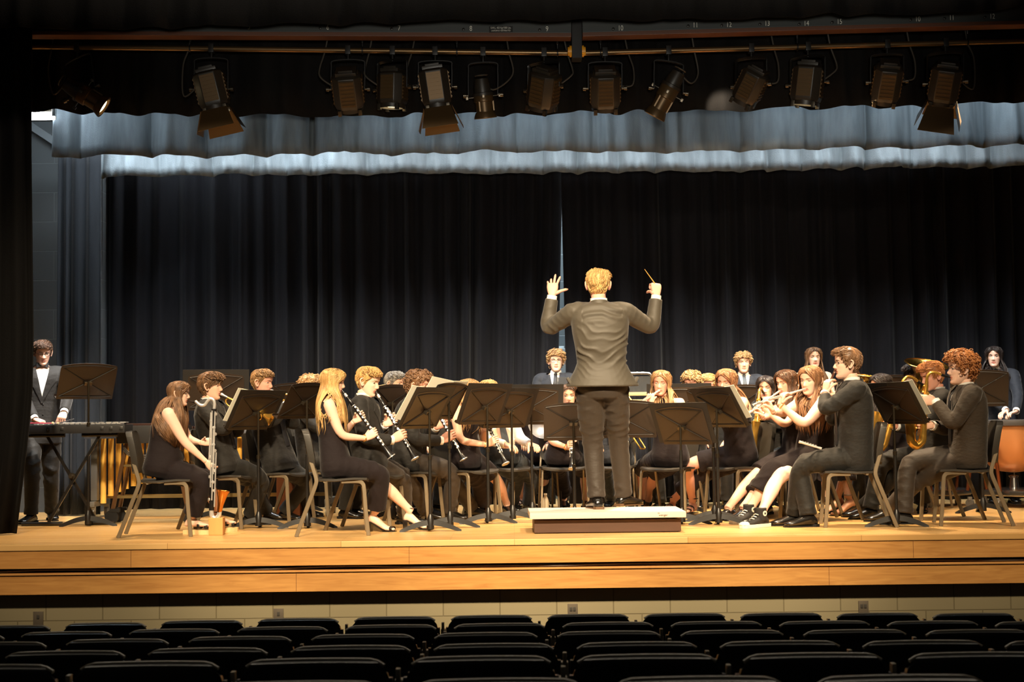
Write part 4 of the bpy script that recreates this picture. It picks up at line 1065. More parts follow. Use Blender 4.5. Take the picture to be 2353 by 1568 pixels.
    for s_ in 'RL':
        path = [shp.lerp(SH[s_], .5)] + bez(SH[s_], EL[s_], WR[s_][0])
        ag = 1 + (girth - 1) * .9
        ar = (.047, .05, .044, .036, .034, .026) if female else (.05, .054, .046, .038, .037, .028)
        limb(b, path, rpro((0, ar[0] * k * ag), (.2, ar[1] * k * ag), (.38, ar[2] * k * ag), (.56, ar[3] * k * ag), (.7, ar[4] * k * ag), (.93, ar[5] * k), (1, ar[5] * .96 * k)))
        path = bez(hj[s_], KN[s_], AN[s_]) ; lg = 1 + (girth - 1) * .8
        limb(b, path, rpro((0, .085 * k * lg), (.2, .08 * k * lg), (.42, .06 * k * lg), (.5, .054 * k * lg), (.56, .05 * k * lg), (.7, .053 * k * lg), (.9, .036 * k), (1, .036 * k)))
        if shoes in ('heel', 'sandal', 'wedge', 'flat', 'sneaker'): b.rings(foot_rings(AN[s_] - UP * 0, FD[s_], k, z0=AN[s_].z - .085 * k - {'heel': .07, 'sandal': .03, 'wedge': .045}.get(shoes, .012) + {'wedge': .045, 'sandal': .025}.get(shoes, .008), heel=.065 if shoes == 'heel' else 0))
    limb(b, [nb - spine * .06, nb.lerp(skull, .5) , skull + UP * .01], rpro((0, .064 * k * (1 if not female else .88)), (.4, .056 * k * (1 if not female else .86) * fat), (1, .052 * k * (1 if not female else .9))))
    me = remesh(b, voxel, 3)
    bb = MB(); vs = mverts(me); bb.add([Vector(p) for p in vs], [tuple(p.vertices) for p in me.polygons], 0); bpy.data.meshes.remove(me)
    add_head(bb, T, k, closed=closed, jaw=jaw, fat=fat)
    for s_ in 'RL':
        w, fd, pn, pose = WR[s_]; add_hand(bb, w, fd, pn, s_, k * (.93 if female else 1), pose)
    sk = skin_mat(*{'fair': ('fair', (226, 178, 152)), 'pale': ('pale', (234, 192, 170)), 'tan': ('tan', (204, 150, 120)), 'rosy': ('rosy', (222, 164, 142))}[skin])
    lip = mat('lip_' + ('f' if female else 'm'), (192, 118, 106) if female else (196, 122, 106), .4)
    hkind = dict(hair or dict(kind='short', c=((90, 60, 36), (120, 84, 50)), name='brown'))
    hm = hair_mat(hkind['name'], *hkind['c']); brow = mat('brow_' + hkind['name'], tuple(int(x * .7) for x in hkind['c'][0]), .6)
    body = bb.build('body', [sk, lip, M_eyew, M_iris, brow], t, org=org, sharp=0)
    # ---------------- clothing
    def cloth(name, mb, m, vox=.009, sm=3, post=None, parent=t):
        me = remesh(mb, vox, sm, .45)
        if post: post(me)
        a = mverts(me) - np.array(list(org)); setverts(me, a); return link(name, me, m, parent, sharp=0)
    seedf = rng.uniform(0, 6)
    if trousers is None: trousers = M_trou
    def tor(t_, x, y):   # point on the torso axis frame
        return hip + spine * t_ + tr * x + fw * y
    if top in ('suit', 'shirt', 'vest'):
        b = MB(); ks2 = [(a, w, d, sh) for a, w, d, sh in ks if a < .3]
        rs, _ = torso_rings(hip, nb, tr, [(a, w + .012, d + .012, s2) for a, w, d, s2 in ks2]); b.rings(rs)
        for s_ in 'RL':
            path = bez(hj[s_], KN[s_], AN[s_] - UP * .012 ); lg = 1 + (girth - 1) * .8
            limb(b, path, rpro((0, .098 * k * lg), (.25, .094 * k * lg), (.45, .076 * k * lg), (.5, .072 * k * lg), (.62, .069 * k * lg), (.9, .066 * k), (1, .069 * k)), 20, fold=.075, fl=.08, seed=seedf, foldw=lambda u: .5 + 1.6 * math.exp(-((u - .47) / .12) ** 2) + 1.3 * math.exp(-((u - .95) / .08) ** 2) + .6 * math.exp(-((u - .05) / .12) ** 2))
        cloth('trousers', b, trousers)
    if top in ('suit', 'shirt', 'vest'):
        b = MB(); rs, _ = torso_rings(hip, nb, tr, [(a, w + .006, d + .006, s2) for a, w, d, s2 in ks if a > -.1 and a < (.95 if top == 'suit' else 1.0)] + ([(.965, .072 * k, .068 * k, -.006)] if top == 'suit' else [])); b.rings(rs)
        c0 = nb - spine * .045; c1 = nb.lerp(skull, .66)
        shirt = None
        if top == 'shirt':
            for s_ in 'RL':
                limb(b, [shp.lerp(SH[s_], .5)] + bez(SH[s_], EL[s_], WR[s_][0].lerp(EL[s_], .06)), rpro((0, .062 * k), (.2, .064 * k), (.45, .058 * k), (.6, .052 * k), (.95, .04 * k), (1, .038 * k)), fold=.04, fl=.06, seed=seedf)
        shirt = cloth('shirt', b, M_shirt)
        b = MB(); ax = (c1 - c0); x_, y_, z_ = frame_from(ax, tf)
        prof = []
        for h_, rr in ((0, .066), (.5, .0625), (1.0, .0615), (1.0, .058), (.4, .058)):
            prof.append([c0 + ax * (h_ * .95) - tf * (.006 * k) + (tr * math.cos(a) + tf * math.sin(a)) * (rr * k * (.92 if female else 1)) + UP * (-.016 * k * max(0, math.sin(a)) ** 2 * 1.2) for a in np.linspace(0, 2 * PI, 25)[:-1]])
        b.rings(prof, cap=False); b.build('collar', M_shirt, shirt, org=org)
        fz = ks[6][2] + .012
        if tie in ('tie', 'tieg'):
            b = MB(); tp = nb + tf * (.056 * k) - spine * .02
            pts = [tp] + [tor(tt, 0, np.interp(tt, [a[0] for a in ks], [a[2] for a in ks]) + .014) for tt in (.86, .7, .5, .3, .16)]
            ww = [.018, .022, .028, .034, .04, .034]
            b.tube(spline(pts, 3), [float(np.interp(i / 15, np.linspace(0, 1, 6), ww)) * k for i in range(16)], 8, flat=.22, up=tr.cross(spine))
            b.sphere(tp + tf * .006, (.02 * k, .014 * k, .018 * k), 10, 6, Matrix((tr, tf, UP)).transposed()); b.build('necktie', M_tie if tie == 'tie' else M_tieg, t, org=org)
        elif tie == 'bow':
            b = MB(); tp = nb + tf * (.064 * k) + UP * .012
            for sg in (-1, 1):
                b.rings([[tp + tr * (sg * x_ * k) + UP * (h_ * k * c_) + tf * (dd * k * s2_) for c_, s2_ in ((1, .4), (1, -.4), (-1, -.4), (-1, .4))] for x_, h_, dd in ((.004, .008, .018), (.02, .015, .022), (.05, .024, .02), (.056, .022, .012))])
            b.sphere(tp, (.009 * k, .012 * k, .012 * k), 8, 6, Matrix((tr, tf, UP)).transposed()); b.build('bow_tie', M_tie, t, org=org)
    if top == 'suit':
        sm = suit or M_suit
        b = MB(); e = .022
        kk = [(a, w + e, d + e, s2) for a, w, d, s2 in ks if (-.05 if back != 'folds' else .3) < a < .99]
        if sit: low = [(-.20, .175 * k * girth, .135 * k * girth, .0), (-.1, .185 * k * girth, .148 * k * girth, .004)]
        elif back == 'folds': low = [(-.055, .262 * k, .19 * k, 0), (-.04, .268 * k, .195 * k, 0), (.05, .235 * k, .168 * k, 0), (.16, .198 * k, .145 * k, 0), (.25, .178 * k, .134 * k, 0)]
        else: low = [(-.30, .19 * k * girth, .15 * k * girth, 0), (-.285, .195 * k * girth, .155 * k * girth, 0), (-.15, .19 * k * girth, .15 * k * girth, 0), (-.08, .187 * k * girth, .146 * k * girth, 0)]
        rs, _ = torso_rings(hip, nb, tr, low + kk + [(1.015, .07 * k, .066 * k, -.008)], n=36)
        for i, rg in enumerate(rs):
            pass
        b.rings(rs)
        for s_ in 'RL':
            sg = 1 if s_ == 'R' else -1
            pad = SH[s_] + UP * .006 * k
            b.sphere(pad - tr * (sg * .012 * k), (.074 * k, .075 * k, .062 * k), 14, 10, Matrix((tr, tf, UP)).transposed())
            limb(b, [shp.lerp(pad, .35), shp.lerp(pad, .8)] + bez(SH[s_].lerp(EL[s_], .04), EL[s_], WR[s_][0].lerp(EL[s_], .10)), rpro((0, .07 * k), (.2, .075 * k), (.42, .066 * k), (.56, .06 * k), (.75, .055 * k), (1, .048 * k)), 20, fold=.085, fl=.06, seed=seedf + sg, foldw=lambda u: .35 + 1.3 * math.exp(-((u - .56) / .13) ** 2) + .6 * math.exp(-((u - .22) / .1) ** 2))
            # lap flap of a seated jacket
            if sit:
                hpz = hj[s_].lerp(KN[s_], .30); b.rings([[p_ + r * (x_ * .10 * k) + UP * (z_) for x_, z_ in ((-.95, .02), (-.6, .095 * k), (.6, .095 * k), (.95, .02))] for p_ in (hj[s_] - f * .05, hj[s_].lerp(KN[s_], .15), hpz)])
        # open front: a V over the shirt
        fwd = np.array(list(fw)); lat = np.array(list(tr)); hipn = np.array(list(hip)); ax = np.array(list(spine)); axl = np.dot(ax, ax)
        vtop, vlow, vw = .97, .40, .075 * k
        def post(me):
            v = mverts(me)
            bm = bmesh.new(); bm.from_mesh(me); dl = []
            for fc in bm.faces:
                c = np.array(list(fc.calc_center_median())) - hipn; tt = np.dot(c, ax) / axl; x = abs(np.dot(c, lat)); y = np.dot(c, fwd)
                if y > .02 and vlow < tt < 1.2 and x < vw * clamp((tt - vlow) / (vtop - vlow), 0, 1): dl.append(fc)
                elif tt > .955 and y > .02 and x < .05 * k: dl.append(fc)
            bmesh.ops.delete(bm, geom=dl, context='FACES'); bm.to_mesh(me); bm.free()
            if back == 'folds':
                me.update(); v = mverts(me); nn = mnormals(me); c = v - hipn; tt = c @ ax / axl; x = c @ lat; y = c @ fwd
                sag = tt + .14 * (1 - (x / .17) ** 2); wgt = np.exp(-((tt - .42) / .26) ** 2) * (y < .03) * (np.abs(x) < .2)
                edge = .35 + .65 * np.clip(np.abs(x) / .15, 0, 1)
                ph_ = sag * 30 + .9 * np.sin(x * 13 + tt * 9) + .6 * np.sin(x * 29 - tt * 14); dsp = .021 * ((1 - np.abs(np.sin(ph_))) ** 1.5 - .3) * wgt * edge * (.65 + .35 * np.sin(x * 9 + tt * 21 + 1))
                wg2 = np.exp(-((tt - .86) / .09) ** 2) * (y < 0) * (np.abs(x) < .16); dsp += .008 * np.sin((tt + .35 * np.abs(x)) * 60 + 2 * np.sin(x * 12)) * wg2
                low_ = np.clip((-.05 - tt) / .5, 0, 1); dsp += low_ * .012 * np.sin(np.arctan2(y, x) * 5 + 1)
                setverts(me, v + nn * dsp[:, None])
        jacket = cloth('jacket', b, sm, .0085, 3, post)
        ev = jacket.data; bvh = BVHTree.FromPolygons([v.co + org for v in ev.vertices], [tuple(p.vertices) for p in ev.polygons])
        for sg in (-1, 1):
            rows = []
            for tt in np.linspace(vlow - .01, vtop + .005, 12):
                u = clamp((tt - vlow) / (vtop - vlow), 0, 1); xe = vw * u; wd = (.006 + .062 * k * min(1, u * 1.5)) * (1 if tt < .78 else clamp((1.0 - tt) / .22, .45, 1)) * (1.18 if .68 < tt < .78 else 1)
                row = []
                for xx in (xe - .012, xe + wd * .5, xe + wd):
                    o_ = tor(tt, sg * xx, .4); hit = bvh.ray_cast(o_, -fw, .8)
                    dl_ = (hit[0] - tor(tt, sg * xx, 0)).dot(fw) if hit[0] is not None else -1; dn_ = float(np.interp(tt, [a_[0] for a_ in ks], [a_[2] for a_ in ks]))
                    q_ = hit[0] if dn_ * .45 < dl_ < dn_ + .06 else tor(tt, sg * xx, dn_ * .9 + .012)
                    row.append(q_ + fw * .008)
                rows.append(row)
            # smooth depth jumps at the cut edge
            for rw in rows:
                d1 = (rw[1] - rw[0]).dot(fw)
                if abs(d1) > .03: rw[0] = rw[0] + fw * d1
            front_ = [p for rw in rows for p in rw]; n_ = 3
            bk = [p - fw * .005 for p in front_]; N = len(rows); fs = []
            for i in range(N - 1):
                for j in range(2):
                    a = i * 3 + j; fs.append((a, a + 1, a + 4, a + 3)); o2 = N * 3; fs.append((o2 + a, o2 + a + 3, o2 + a + 4, o2 + a + 1))
            rim = [i * 3 for i in range(N)] + [(N - 1) * 3 + 1] + [i * 3 + 2 for i in range(N - 1, -1, -1)] + [1]
            for i in range(len(rim)): a, c = rim[i], rim[(i + 1) % len(rim)]; fs.append((a, c, N * 3 + c, N * 3 + a))
            b = MB(); b.add(front_ + bk, fs); b.build('lapel', sm, jacket, org=org)
        # back collar of the jacket
        b = MB(); prof = []
        for h_, rr in ((-.03, .086), (.0, .079), (.020, .0755), (.032, .073), (.03, .068), (-.01, .069)):
            prof.append([nb - spine * .02 + UP * (h_ * k) - tf * .012 * k + (tr * math.cos(a) - tf * math.sin(a)) * (rr * k) - UP * (.03 * k * (1 - math.sin(a)) ** 1.5) for a in np.linspace(-.35, PI + .35, 23)])
        b.rings(prof, cap=False, closed=False); ob = b.build('jacket_collar', sm, jacket, org=org)
        for s_ in 'RL':
            w = WR[s_][0]; dd = (w - EL[s_]).normalized(); L = (w - EL[s_]).length
            b = MB(); b.lathe([(0, .038 * k), (.032, .037 * k), (.032, .033 * k), (0, .033 * k)], EL[s_] + dd * (L * .895), dd, 18, cap=False); b.build('shirt_cuff', M_shirt, t, org=org)
        b = MB()
        for tt in (vlow - .03, vlow - .2):
            o_ = tor(tt, -.012, .5); hit = bvh.ray_cast(o_, -fw, .8)
            if hit[0] is not None: b = MB(); b.sphere(hit[0], .008, 8, 6); b.build('button', M_black, jacket, org=org)
        if not sit and back:
            for sg in (-1, 1):
                o_ = tor(.02, sg * .45, -.03); hit = bvh.ray_cast(o_, -tr * sg, .6)
                if hit[0] is not None:
                    b = MB(); b.box(hit[0] + tr * sg * .006 , (.12, .02, .055), None); Mx = Matrix.Translation(hit[0]) @ Matrix.Rotation(PI / 2, 4, 'Z') @ Matrix.Rotation(.5 * sg, 4, 'X') @ Matrix.Translation(-hit[0]); b.xf(Mx); b.build('pocket_flap', sm, jacket, org=org, bevel=.004)
    if top == 'dress':
        b = MB(); ks2 = [(a, w + .010, d + .010, s2) for a, w, d, s2 in ks if a < .96] + [(.985, .074 * k, .066 * k, -.008)]
        rs, _ = torso_rings(hip, nb, tr, ks2, n=36, bust=.03 * k, belly=.03 * (girth - 1) * 8 * k); b.rings(rs)
        lg = 1 + (girth - 1) * .8
        for s_, cv in zip('RL', cover):
            if cv <= 1: path = [hj[s_], hj[s_].lerp(KN[s_], cv)]; rp = rpro((0, .105 * k * lg), (.6, .102 * k * lg), (1, .092 * k * lg))
            else:
                low = KN[s_].lerp(AN[s_], cv - 1)
                path = bez(hj[s_], KN[s_] + UP * .0, low, 5, .22); rp = rpro((0, .105 * k * lg), (.3, .098 * k * lg), (.5, .084 * k * lg), (.62, .08 * k * lg), (1, (.092 if cv > 1.3 else .085) * k))
            limb(b, path, rp, 24, fold=.06, fl=.085, seed=seedf, foldw=lambda u: .5 + 1.2 * math.exp(-((u - .5) / .15) ** 2) + 1.0 * u ** 3)
        a, c = hj['R'].lerp(KN['R'], .5), hj['L'].lerp(KN['L'], .5)
        m_ = min(cover)
        e1 = .35 if m_ < 1 else .85
        for u in np.linspace(.05, e1, 5):
            p_, q_ = hj['R'].lerp(KN['R'], u), hj['L'].lerp(KN['L'], u); b.tube([p_, q_], .078 * k * lg * (1 - .25 * u), 12)
        cloth('dress', b, M_dress, .009, 4)
    if bracelet:
        s_ = bracelet; w = WR[s_][0]; dd = (w - EL[s_]).normalized(); x_, y_, z_ = frame_from(dd); c = w - dd * .02
        b = MB(); b.tube([c + x_ * (.031 * k * math.cos(a)) + y_ * (.031 * k * math.sin(a)) for a in np.linspace(0, 2 * PI, 19)[:-1]], .004, 6, closedpath=True); b.build('bracelet', M_gold, t, org=org)
    # ---------------- shoes
    for s_ in 'RL':
        A_ = AN[s_]; fd = FD[s_]; z0 = Vector(feet[s_][0]).z if s_ in feet else footz; b = MB()
        sd = Vector((-fd.y, fd.x, 0))
        if shoes in ('oxford', 'flat'):
            b.rings(foot_rings(A_, fd, k, .006 if shoes == 'oxford' else .003, z0=z0 + .008))
            o = b.build('shoe', M_shoe, t, org=org, sharp=0)
            b = MB()
            for y0, y1, hh in ((-.078, -.015, .022), (-.02, .2, .011)):
                b.prism([A_.xy.to_3d() + UP * z0 + fd * (y * k) + sd * (x * k) for y, x in ((y0, -.03), (y0, .03), ((y0 + y1) / 2, .042), (y1 - .03, .042), (y1, .018), (y1, -.018), (y1 - .03, -.042), ((y0 + y1) / 2, -.042))], (0, 0, hh))
            b.build('sole', M_sole if footz > 0 else M_black, o, org=org, smooth=False)
        elif shoes == 'sneaker':
            rr = foot_rings(A_, fd, k, .007, z0=z0 + .012); b.rings(rr); limb(b, [A_ - UP * .05, A_ + UP * .055], rpro((0, .05 * k), (1, .048 * k)), 16, step=.01)
            o = b.build('shoe', mat('canvas_black', (30, 28, 28), .8), t, org=org, sharp=0)
            b = MB(); b.prism([A_.xy.to_3d() + UP * z0 + fd * (y * k) + sd * (x * k) for y, x in ((-.085, -.03), (-.085, .03), (.0, .044), (.13, .056), (.19, .044), (.215, .018), (.215, -.018), (.19, -.044), (.13, -.056), (0, -.044))], (0, 0, .03)); b.build('sole', mat('rubber_white', (232, 226, 214), .5), o, org=org, bevel=.004)
            b = MB(); b.sphere(A_.xy.to_3d() + UP * (z0 + .03) + fd * (.172 * k), (.047 * k, .047 * k, .024 * k), 14, 8); b.build('toe_cap', mat('rubber_white', (232, 226, 214), .5), o, org=org)
            b = MB()
            for q in range(5):
                y = .115 - .022 * q; z = .062 + .016 * q
                p0 = A_.xy.to_3d() + UP * (z0 + z) + fd * (y * k)
                b.tube([p0 - sd * .026 - UP * .008, p0 + fd * .006, p0 + sd * .026 - UP * .008], .0042, 5)
            b.build('laces', mat('lace_white', (238, 234, 224), .7), o, org=org)
            for sg in (1, -1):
                b = MB(); b.lathe([(0, .022), (.003, .022)], A_ + UP * .012 + sd * (sg * .046 * k), sd * sg, 16); b.build('ankle_patch', mat('rubber_white', (232, 226, 214), .5), o, org=org)
                b = MB(); pc = A_ + UP * .012 + sd * (sg * .0497 * k); st = [pc + (fd * math.sin(q * PI / 5) + UP * math.cos(q * PI / 5)) * (.015 if q % 2 == 0 else .006) for q in range(10)]; b.prism(st, sd * (sg * .001)); b.build('star', M_black, o, org=org, smooth=False)
        else:
            hh = {'heel': .07, 'sandal': .03, 'wedge': .045}[shoes]
            top_ = lambda y: z0 + (.012 if shoes != 'heel' else .01) + (hh * clamp((.10 - y) / .13, 0, 1) if shoes == 'heel' else hh * .75)
            if shoes == 'heel':
                out = [(-.07, .024), (-.03, .033), (.03, .034), (.1, .045), (.16, .042), (.2, .015)]
                vs = []; 
                for y, x in out:
                    for sg in (-1, 1):
                        for dz in (0, -.01): vs.append(A_.xy.to_3d() + fd * (y * k) + sd * (sg * x * k) + UP * (top_(y) + dz))
                b.rings([[vs[i * 4], vs[i * 4 + 2], vs[i * 4 + 3], vs[i * 4 + 1]] for i in range(len(out))])
                b.rings([[A_.xy.to_3d() + fd * ((-.05 + q_ * w_) * k) + sd * (s2_ * w_ * k) + UP * z_ for q_, s2_ in ((-1, -1), (1, -1), (1, 1), (-1, 1))] for w_, z_ in ((.019, z0), (.024, z0 + .07))])
            else:
                b.prism([A_.xy.to_3d() + UP * z0 + fd * (y * k) + sd * (x * k) for y, x in ((-.075, -.03), (-.075, .03), (.0, .04), (.12, .052), (.18, .043), (.205, .018), (.205, -.018), (.18, -.043), (.12, -.052), (0, -.04))], (0, 0, hh * .78))
            o = b.build('shoe', M_shoe if shoes != 'wedge' else mat('wedge_sole', (230, 196, 140), .6), t, org=org, smooth=shoes == 'heel', sharp=30)
            fr = foot_rings(A_, fd, k, .005, z0=z0 + hh * .75 + .01 if shoes != 'heel' else z0 + .01, heel=.065 if shoes == 'heel' else 0)
            for i0, i1 in ((5, 6), (7, 7)) if shoes != 'heel' else ((7, 8),):
                b = MB()
                c_ = sum(fr[i0], Vector()) / 14; r2 = [fr[i0], [p + fd * .022 for p in fr[i0]]] if i0 == i1 or True else None
                b.rings(r2, cap=False); ob = b.build('strap', mat('strap_black', (20, 18, 18), .6), o, org=org); so = ob.modifiers.new('t', 'SOLIDIFY'); so.thickness = .004
            b = MB(); b.tube([A_ + UP * .03 + (fd * math.cos(a) + sd * math.sin(a)) * (.042 * k) for a in np.linspace(0, 2 * PI, 17)[:-1]], .006 if shoes == 'heel' else .012, 6, closedpath=True, flat=.5); b.build('ankle_strap', mat('strap_black', (20, 18, 18), .6), o, org=org)
    # ---------------- hair, glasses
    cols = []
    for s_ in 'RL': cols.append((SH[s_], shp, .085 * k)); cols.append((SH[s_], EL[s_], .066 * k * girth))
    for t0, t1 in ((.2, .5), (.5, .75), (.75, .9)): cols.append((tor(t0, 0, 0), tor(t1, 0, 0), .134 * k * girth)); 
    for sg in (-1, 1): cols.append((tor(.45, sg * .06, .0), tor(.8, sg * .07, .0), .122 * k * girth))
    cols.append((nb, skull, .066 * k)); cols.append((head, head + UP * .02, .085 * k))
    hk = {a: b_ for a, b_ in hkind.items() if a not in ('c', 'name')}
    make_hair(hk.pop('kind'), T, k, hm, t, org, rng, colliders=cols, **hk)
    if glasses:
        b = MB(); S = T @ Matrix.Scale(k, 4)
        for sg in (-1, 1):
            c = Vector((sg * .032, .0855, .008)); ring = [S @ (c + Vector((.023 * math.cos(a), -.006 * abs(math.cos(a)) * (1 if sg * math.cos(a) > 0 else 0), .0175 * math.sin(a)))) for a in np.linspace(0, 2 * PI, 21)[:-1]]
            b.tube(ring, .0014 * k, 6, closedpath=True)
            b.tube([S @ Vector((sg * .055, .078, .011)), S @ Vector((sg * .073, .03, .012)), S @ Vector((sg * .076, -.012, .012)), S @ Vector((sg * .074, -.03, -.004))], .0014 * k, 6)
        b.tube([S @ Vector((-.009, .088, .011)), S @ Vector((0, .092, .014)), S @ Vector((.009, .088, .011))], .0014 * k, 6)
        b.build('glasses', mat('glasses_frame', (60, 52, 48) if glasses == 'dark' else (196, 176, 150), .3, .6), t, org=org)
    PEOPLE.append(rec)
    return rec
# ================================================================== instruments
M_ebony = mat('ebony', (24, 22, 22), 0.28, spec=.55)
M_copper = mat('copper_bowl', (222, 148, 90), 0.3, .35)
M_goldr = mat('resonator_gold', (232, 180, 80), .4, .2)
def at_matrix(o, z, y):
    "frame with local z along the instrument and local y towards 'y'"
    z = nrm(z); y = nrm(Vector(y) - z * Vector(y).dot(z)); x = y.cross(z); m = Matrix((x, y, z)).transposed().to_4x4(); m.translation = Vector(o); return m
def inst(name, label, cat, M):
    t = thing(name, label, cat); t.matrix_world = M; return t
def keys(t, specs, m, name='key'):
    for p, d, r, h in specs:
        b = MB(); b.lathe([(0, r * .5), (h * .4, r * .5), (h * .5, r), (h, r), (h * 1.05, r * .6)], p, d, 10); b.build(name, m, t)
def clarinet(M, label):
    t = inst('clarinet', label, 'clarinet', M)
    b = MB(); b.lathe([(-.012, .004), (.0, .006), (.05, .0105), (.088, .012)], n=14); b.build('mouthpiece', M_ebony, t)
    b = MB(); b.lathe([(.03, .0115), (.06, .0135)], n=14); b.build('ligature', M_silver, t)
    b = MB(); b.lathe([(.088, .0135), (.092, .016), (.145, .016), (.15, .0135), (.15, .0125), (.335, .013), (.337, .0155), (.352, .0155), (.354, .0135), (.55, .0145), (.552, .0175), (.57, .0175)], n=16); b.build('body', M_ebony, t)
    b = MB(); b.lathe([(.57, .0175), (.60, .019), (.635, .025), (.66, .036), (.664, .0375), (.664, .034), (.63, .02)], n=20); b.build('bell', M_ebony, t)
    for z in (.15, .345, .56, .661): b = MB(); b.lathe([(z - .003, .0165 if z < .6 else .0378), (z + .003, .0168 if z < .6 else .0382)], n=16); b.build('ring', M_silver, t)
    for s_, z0, z1 in ((.013, .17, .33), (-.013, .18, .33), (.013, .37, .54), (-.014, .36, .55)):
        b = MB(); b.tube([(s_, .013, z0), (s_, .013, z1)], .0028, 6); b.build('key_rod', M_silver, t)
    keys(t, [((s_ * .012, .005, z), (s_, .35, 0), .0085, .007) for z in np.linspace(.17, .545, 12) for s_ in (-1, 1)], M_silver)
    keys(t, [((0, .012, z), (0, 1, 0), .0095, .008) for z in (.19, .225, .26, .39, .43, .47, .51)] + [((.014, .006, z), (1, .4, 0), .008, .008) for z in (.2, .29, .375, .53)], M_silver)
    return t
def flute(M, label, L=.60, r=.0095, m=None, name='flute'):
    m = m or M_silver; s_ = L / .60; t = inst(name, label, 'flute' if name == 'flute' else 'piccolo', M)
    b = MB(); b.lathe([(-.055 * s_, r * .6), (-.055 * s_, r), (.15 * s_, r), (.15 * s_, r * 1.18), (.19 * s_, r * 1.18), (.19 * s_, r), (.50 * s_, r), (.5 * s_, r * 1.15), (.52 * s_, r * 1.15), (.52 * s_, r), (L, r), (L, r * .8)], n=14); b.build('tube', m, t)
    b = MB(); b.sphere((0, -r * .6, 0), (.008 * s_ + .003, .006, .015 * s_ + .003), 12, 8); b.build('lip_plate', M_silver, t)
    keys(t, [((0, r * .9, (.215 + .024 * q) * s_), (0, 1, 0), .0085 * min(1, s_ + .2), .006) for q in range(12)] + [((0, r * .9, (.53 + .025 * q) * s_), (.2, 1, 0), .0085 * min(1, s_ + .2), .006) for q in range(2)], M_silver)
    b = MB(); b.tube([(r * 1.1, r * .7, .2 * s_), (r * 1.1, r * .7, .57 * s_)], .0026, 6); b.build('key_rod', M_silver, t)
    return t
def trumpet(M, label):
    t = inst('trumpet', label, 'trumpet', M)
    b = MB(); b.lathe([(-.004, .011), (.0, .0135), (.006, .0135), (.03, .008), (.08, .006), (.09, .006)], n=14); b.build('mouthpiece', M_silver, t)
    b = MB(); b.tube(spline([(-.022, 0, .07), (-.022, 0, .36), (-.022, -.015, .405), (-.022, -.045, .405), (-.022, -.06, .36), (-.022, -.062, .30)], 5), .0062, 10); b.tube([(0, 0, .06), (-.012, 0, .075), (-.022, 0, .10)], .006, 8); b.build('leadpipe', M_gold, t)
    b = MB(); pts = spline([(.02, -.065, .27), (.022, -.065, .12), (.022, -.055, .075), (.022, -.03, .055), (.022, -.006, .075), (.022, 0, .12), (.022, 0, .3)], 5); b.tube(pts, .0068, 10)
    b.lathe([(.3, .0068), (.36, .010), (.41, .017), (.445, .029), (.47, .045), (.485, .060), (.487, .0625), (.483, .059), (.465, .040), (.44, .025)], (.022, 0, 0), (0, 0, 1), 24); b.build('bell', M_gold, t)
    for q in range(3):
        z = .225 + .03 * q
        b = MB(); b.lathe([(-.115, .011), (-.11, .0145), (.02, .0145), (.025, .010), (.025, .004), (.045, .004), (.046, .009), (.05, .009)], (-.001, 0, z), (0, 1, 0), 12); b.build('valve', M_silver, t)
    b = MB(); b.tube(spline([(-.02, -.05, .21), (-.045, -.05, .2), (-.05, -.05, .16), (-.045, -.05, .13), (-.03, -.05, .13)], 4), .006, 8); b.build('valve_slide', M_gold, t)
    return t
def saxophone(M, label, s_=1.0):
    "local: z up, y forward away from the player, origin at the mouthpiece tip"
    t = inst('saxophone', label, 'saxophone', M)
    b = MB(); b.tube([Vector((0, -.01, 0)) * s_, Vector((0, .03, .008)) * s_, Vector((0, .07, .016)) * s_], [.005, .011, .0125], 12); b.build('mouthpiece', M_ebony, t)
    b = MB(); b.tube(spline([Vector(p) * s_ for p in ((0, .06, .014), (0, .11, .028), (0, .155, .022), (0, .178, -.01), (0, .18, -.05))], 5), [lerp(.0095, .0135, i / 20) * s_ for i in range(21)], 12); b.build('neck', M_gold, t)
    b = MB(); b.tube([Vector((0, .18, -.05)) * s_, Vector((0, .165, -.5)) * s_], [.0145 * s_, .031 * s_], 16); b.build('body', M_gold, t)
    pts = spline([Vector(p) * s_ for p in ((0, .165, -.49), (0, .168, -.54), (0, .205, -.58), (0, .25, -.55), (0, .262, -.48))], 5); b = MB(); b.tube(pts, [lerp(.031, .04, i / 20) * s_ for i in range(21)], 16); b.build('bow', M_gold, t)
    b = MB(); d = Vector((0, .12, 1)); b.lathe([(0, .04 * s_), (.07 * s_, .043 * s_), (.12 * s_, .05 * s_), (.155 * s_, .06 * s_), (.172 * s_, .066 * s_), (.174 * s_, .062 * s_), (.13 * s_, .046 * s_), (.06 * s_, .038 * s_)], Vector((0, .262, -.485)) * s_, d, 24); b.build('bell', M_gold, t)
    sp = []
    for q in range(8):
        z = -.09 - .05 * q; sp.append((Vector((.0, .19 + .004 * q, z)) * s_, (0.15, 1, .1), (.010 + .0011 * q) * s_, .012)); 
    for q in range(4): sp.append((Vector((.022, .165, -.2 - .08 * q)) * s_, (1, .1, 0), (.011 + .002 * q) * s_, .012))
    for q in range(3): sp.append((Vector((-.022, .165, -.15 - .12 * q)) * s_, (-1, .1, 0), .012 * s_, .012))
    keys(t, sp, M_gold)
    for x, y0 in ((.022, .20), (-.022, .195), (.03, .175)):
        b = MB(); b.tube([Vector((x * .7, y0 - .015, -.08)) * s_, Vector((x * 1.25, y0, -.5)) * s_], .003, 6); b.build('key_rod', M_gold, t)
    b = MB(); b.tube([Vector((.03, .2, -.3)) * s_, Vector((.045, .25, -.36)) * s_, Vector((.045, .262, -.46)) * s_], .003, 6); b.build('bell_brace', M_gold, t)
    return t
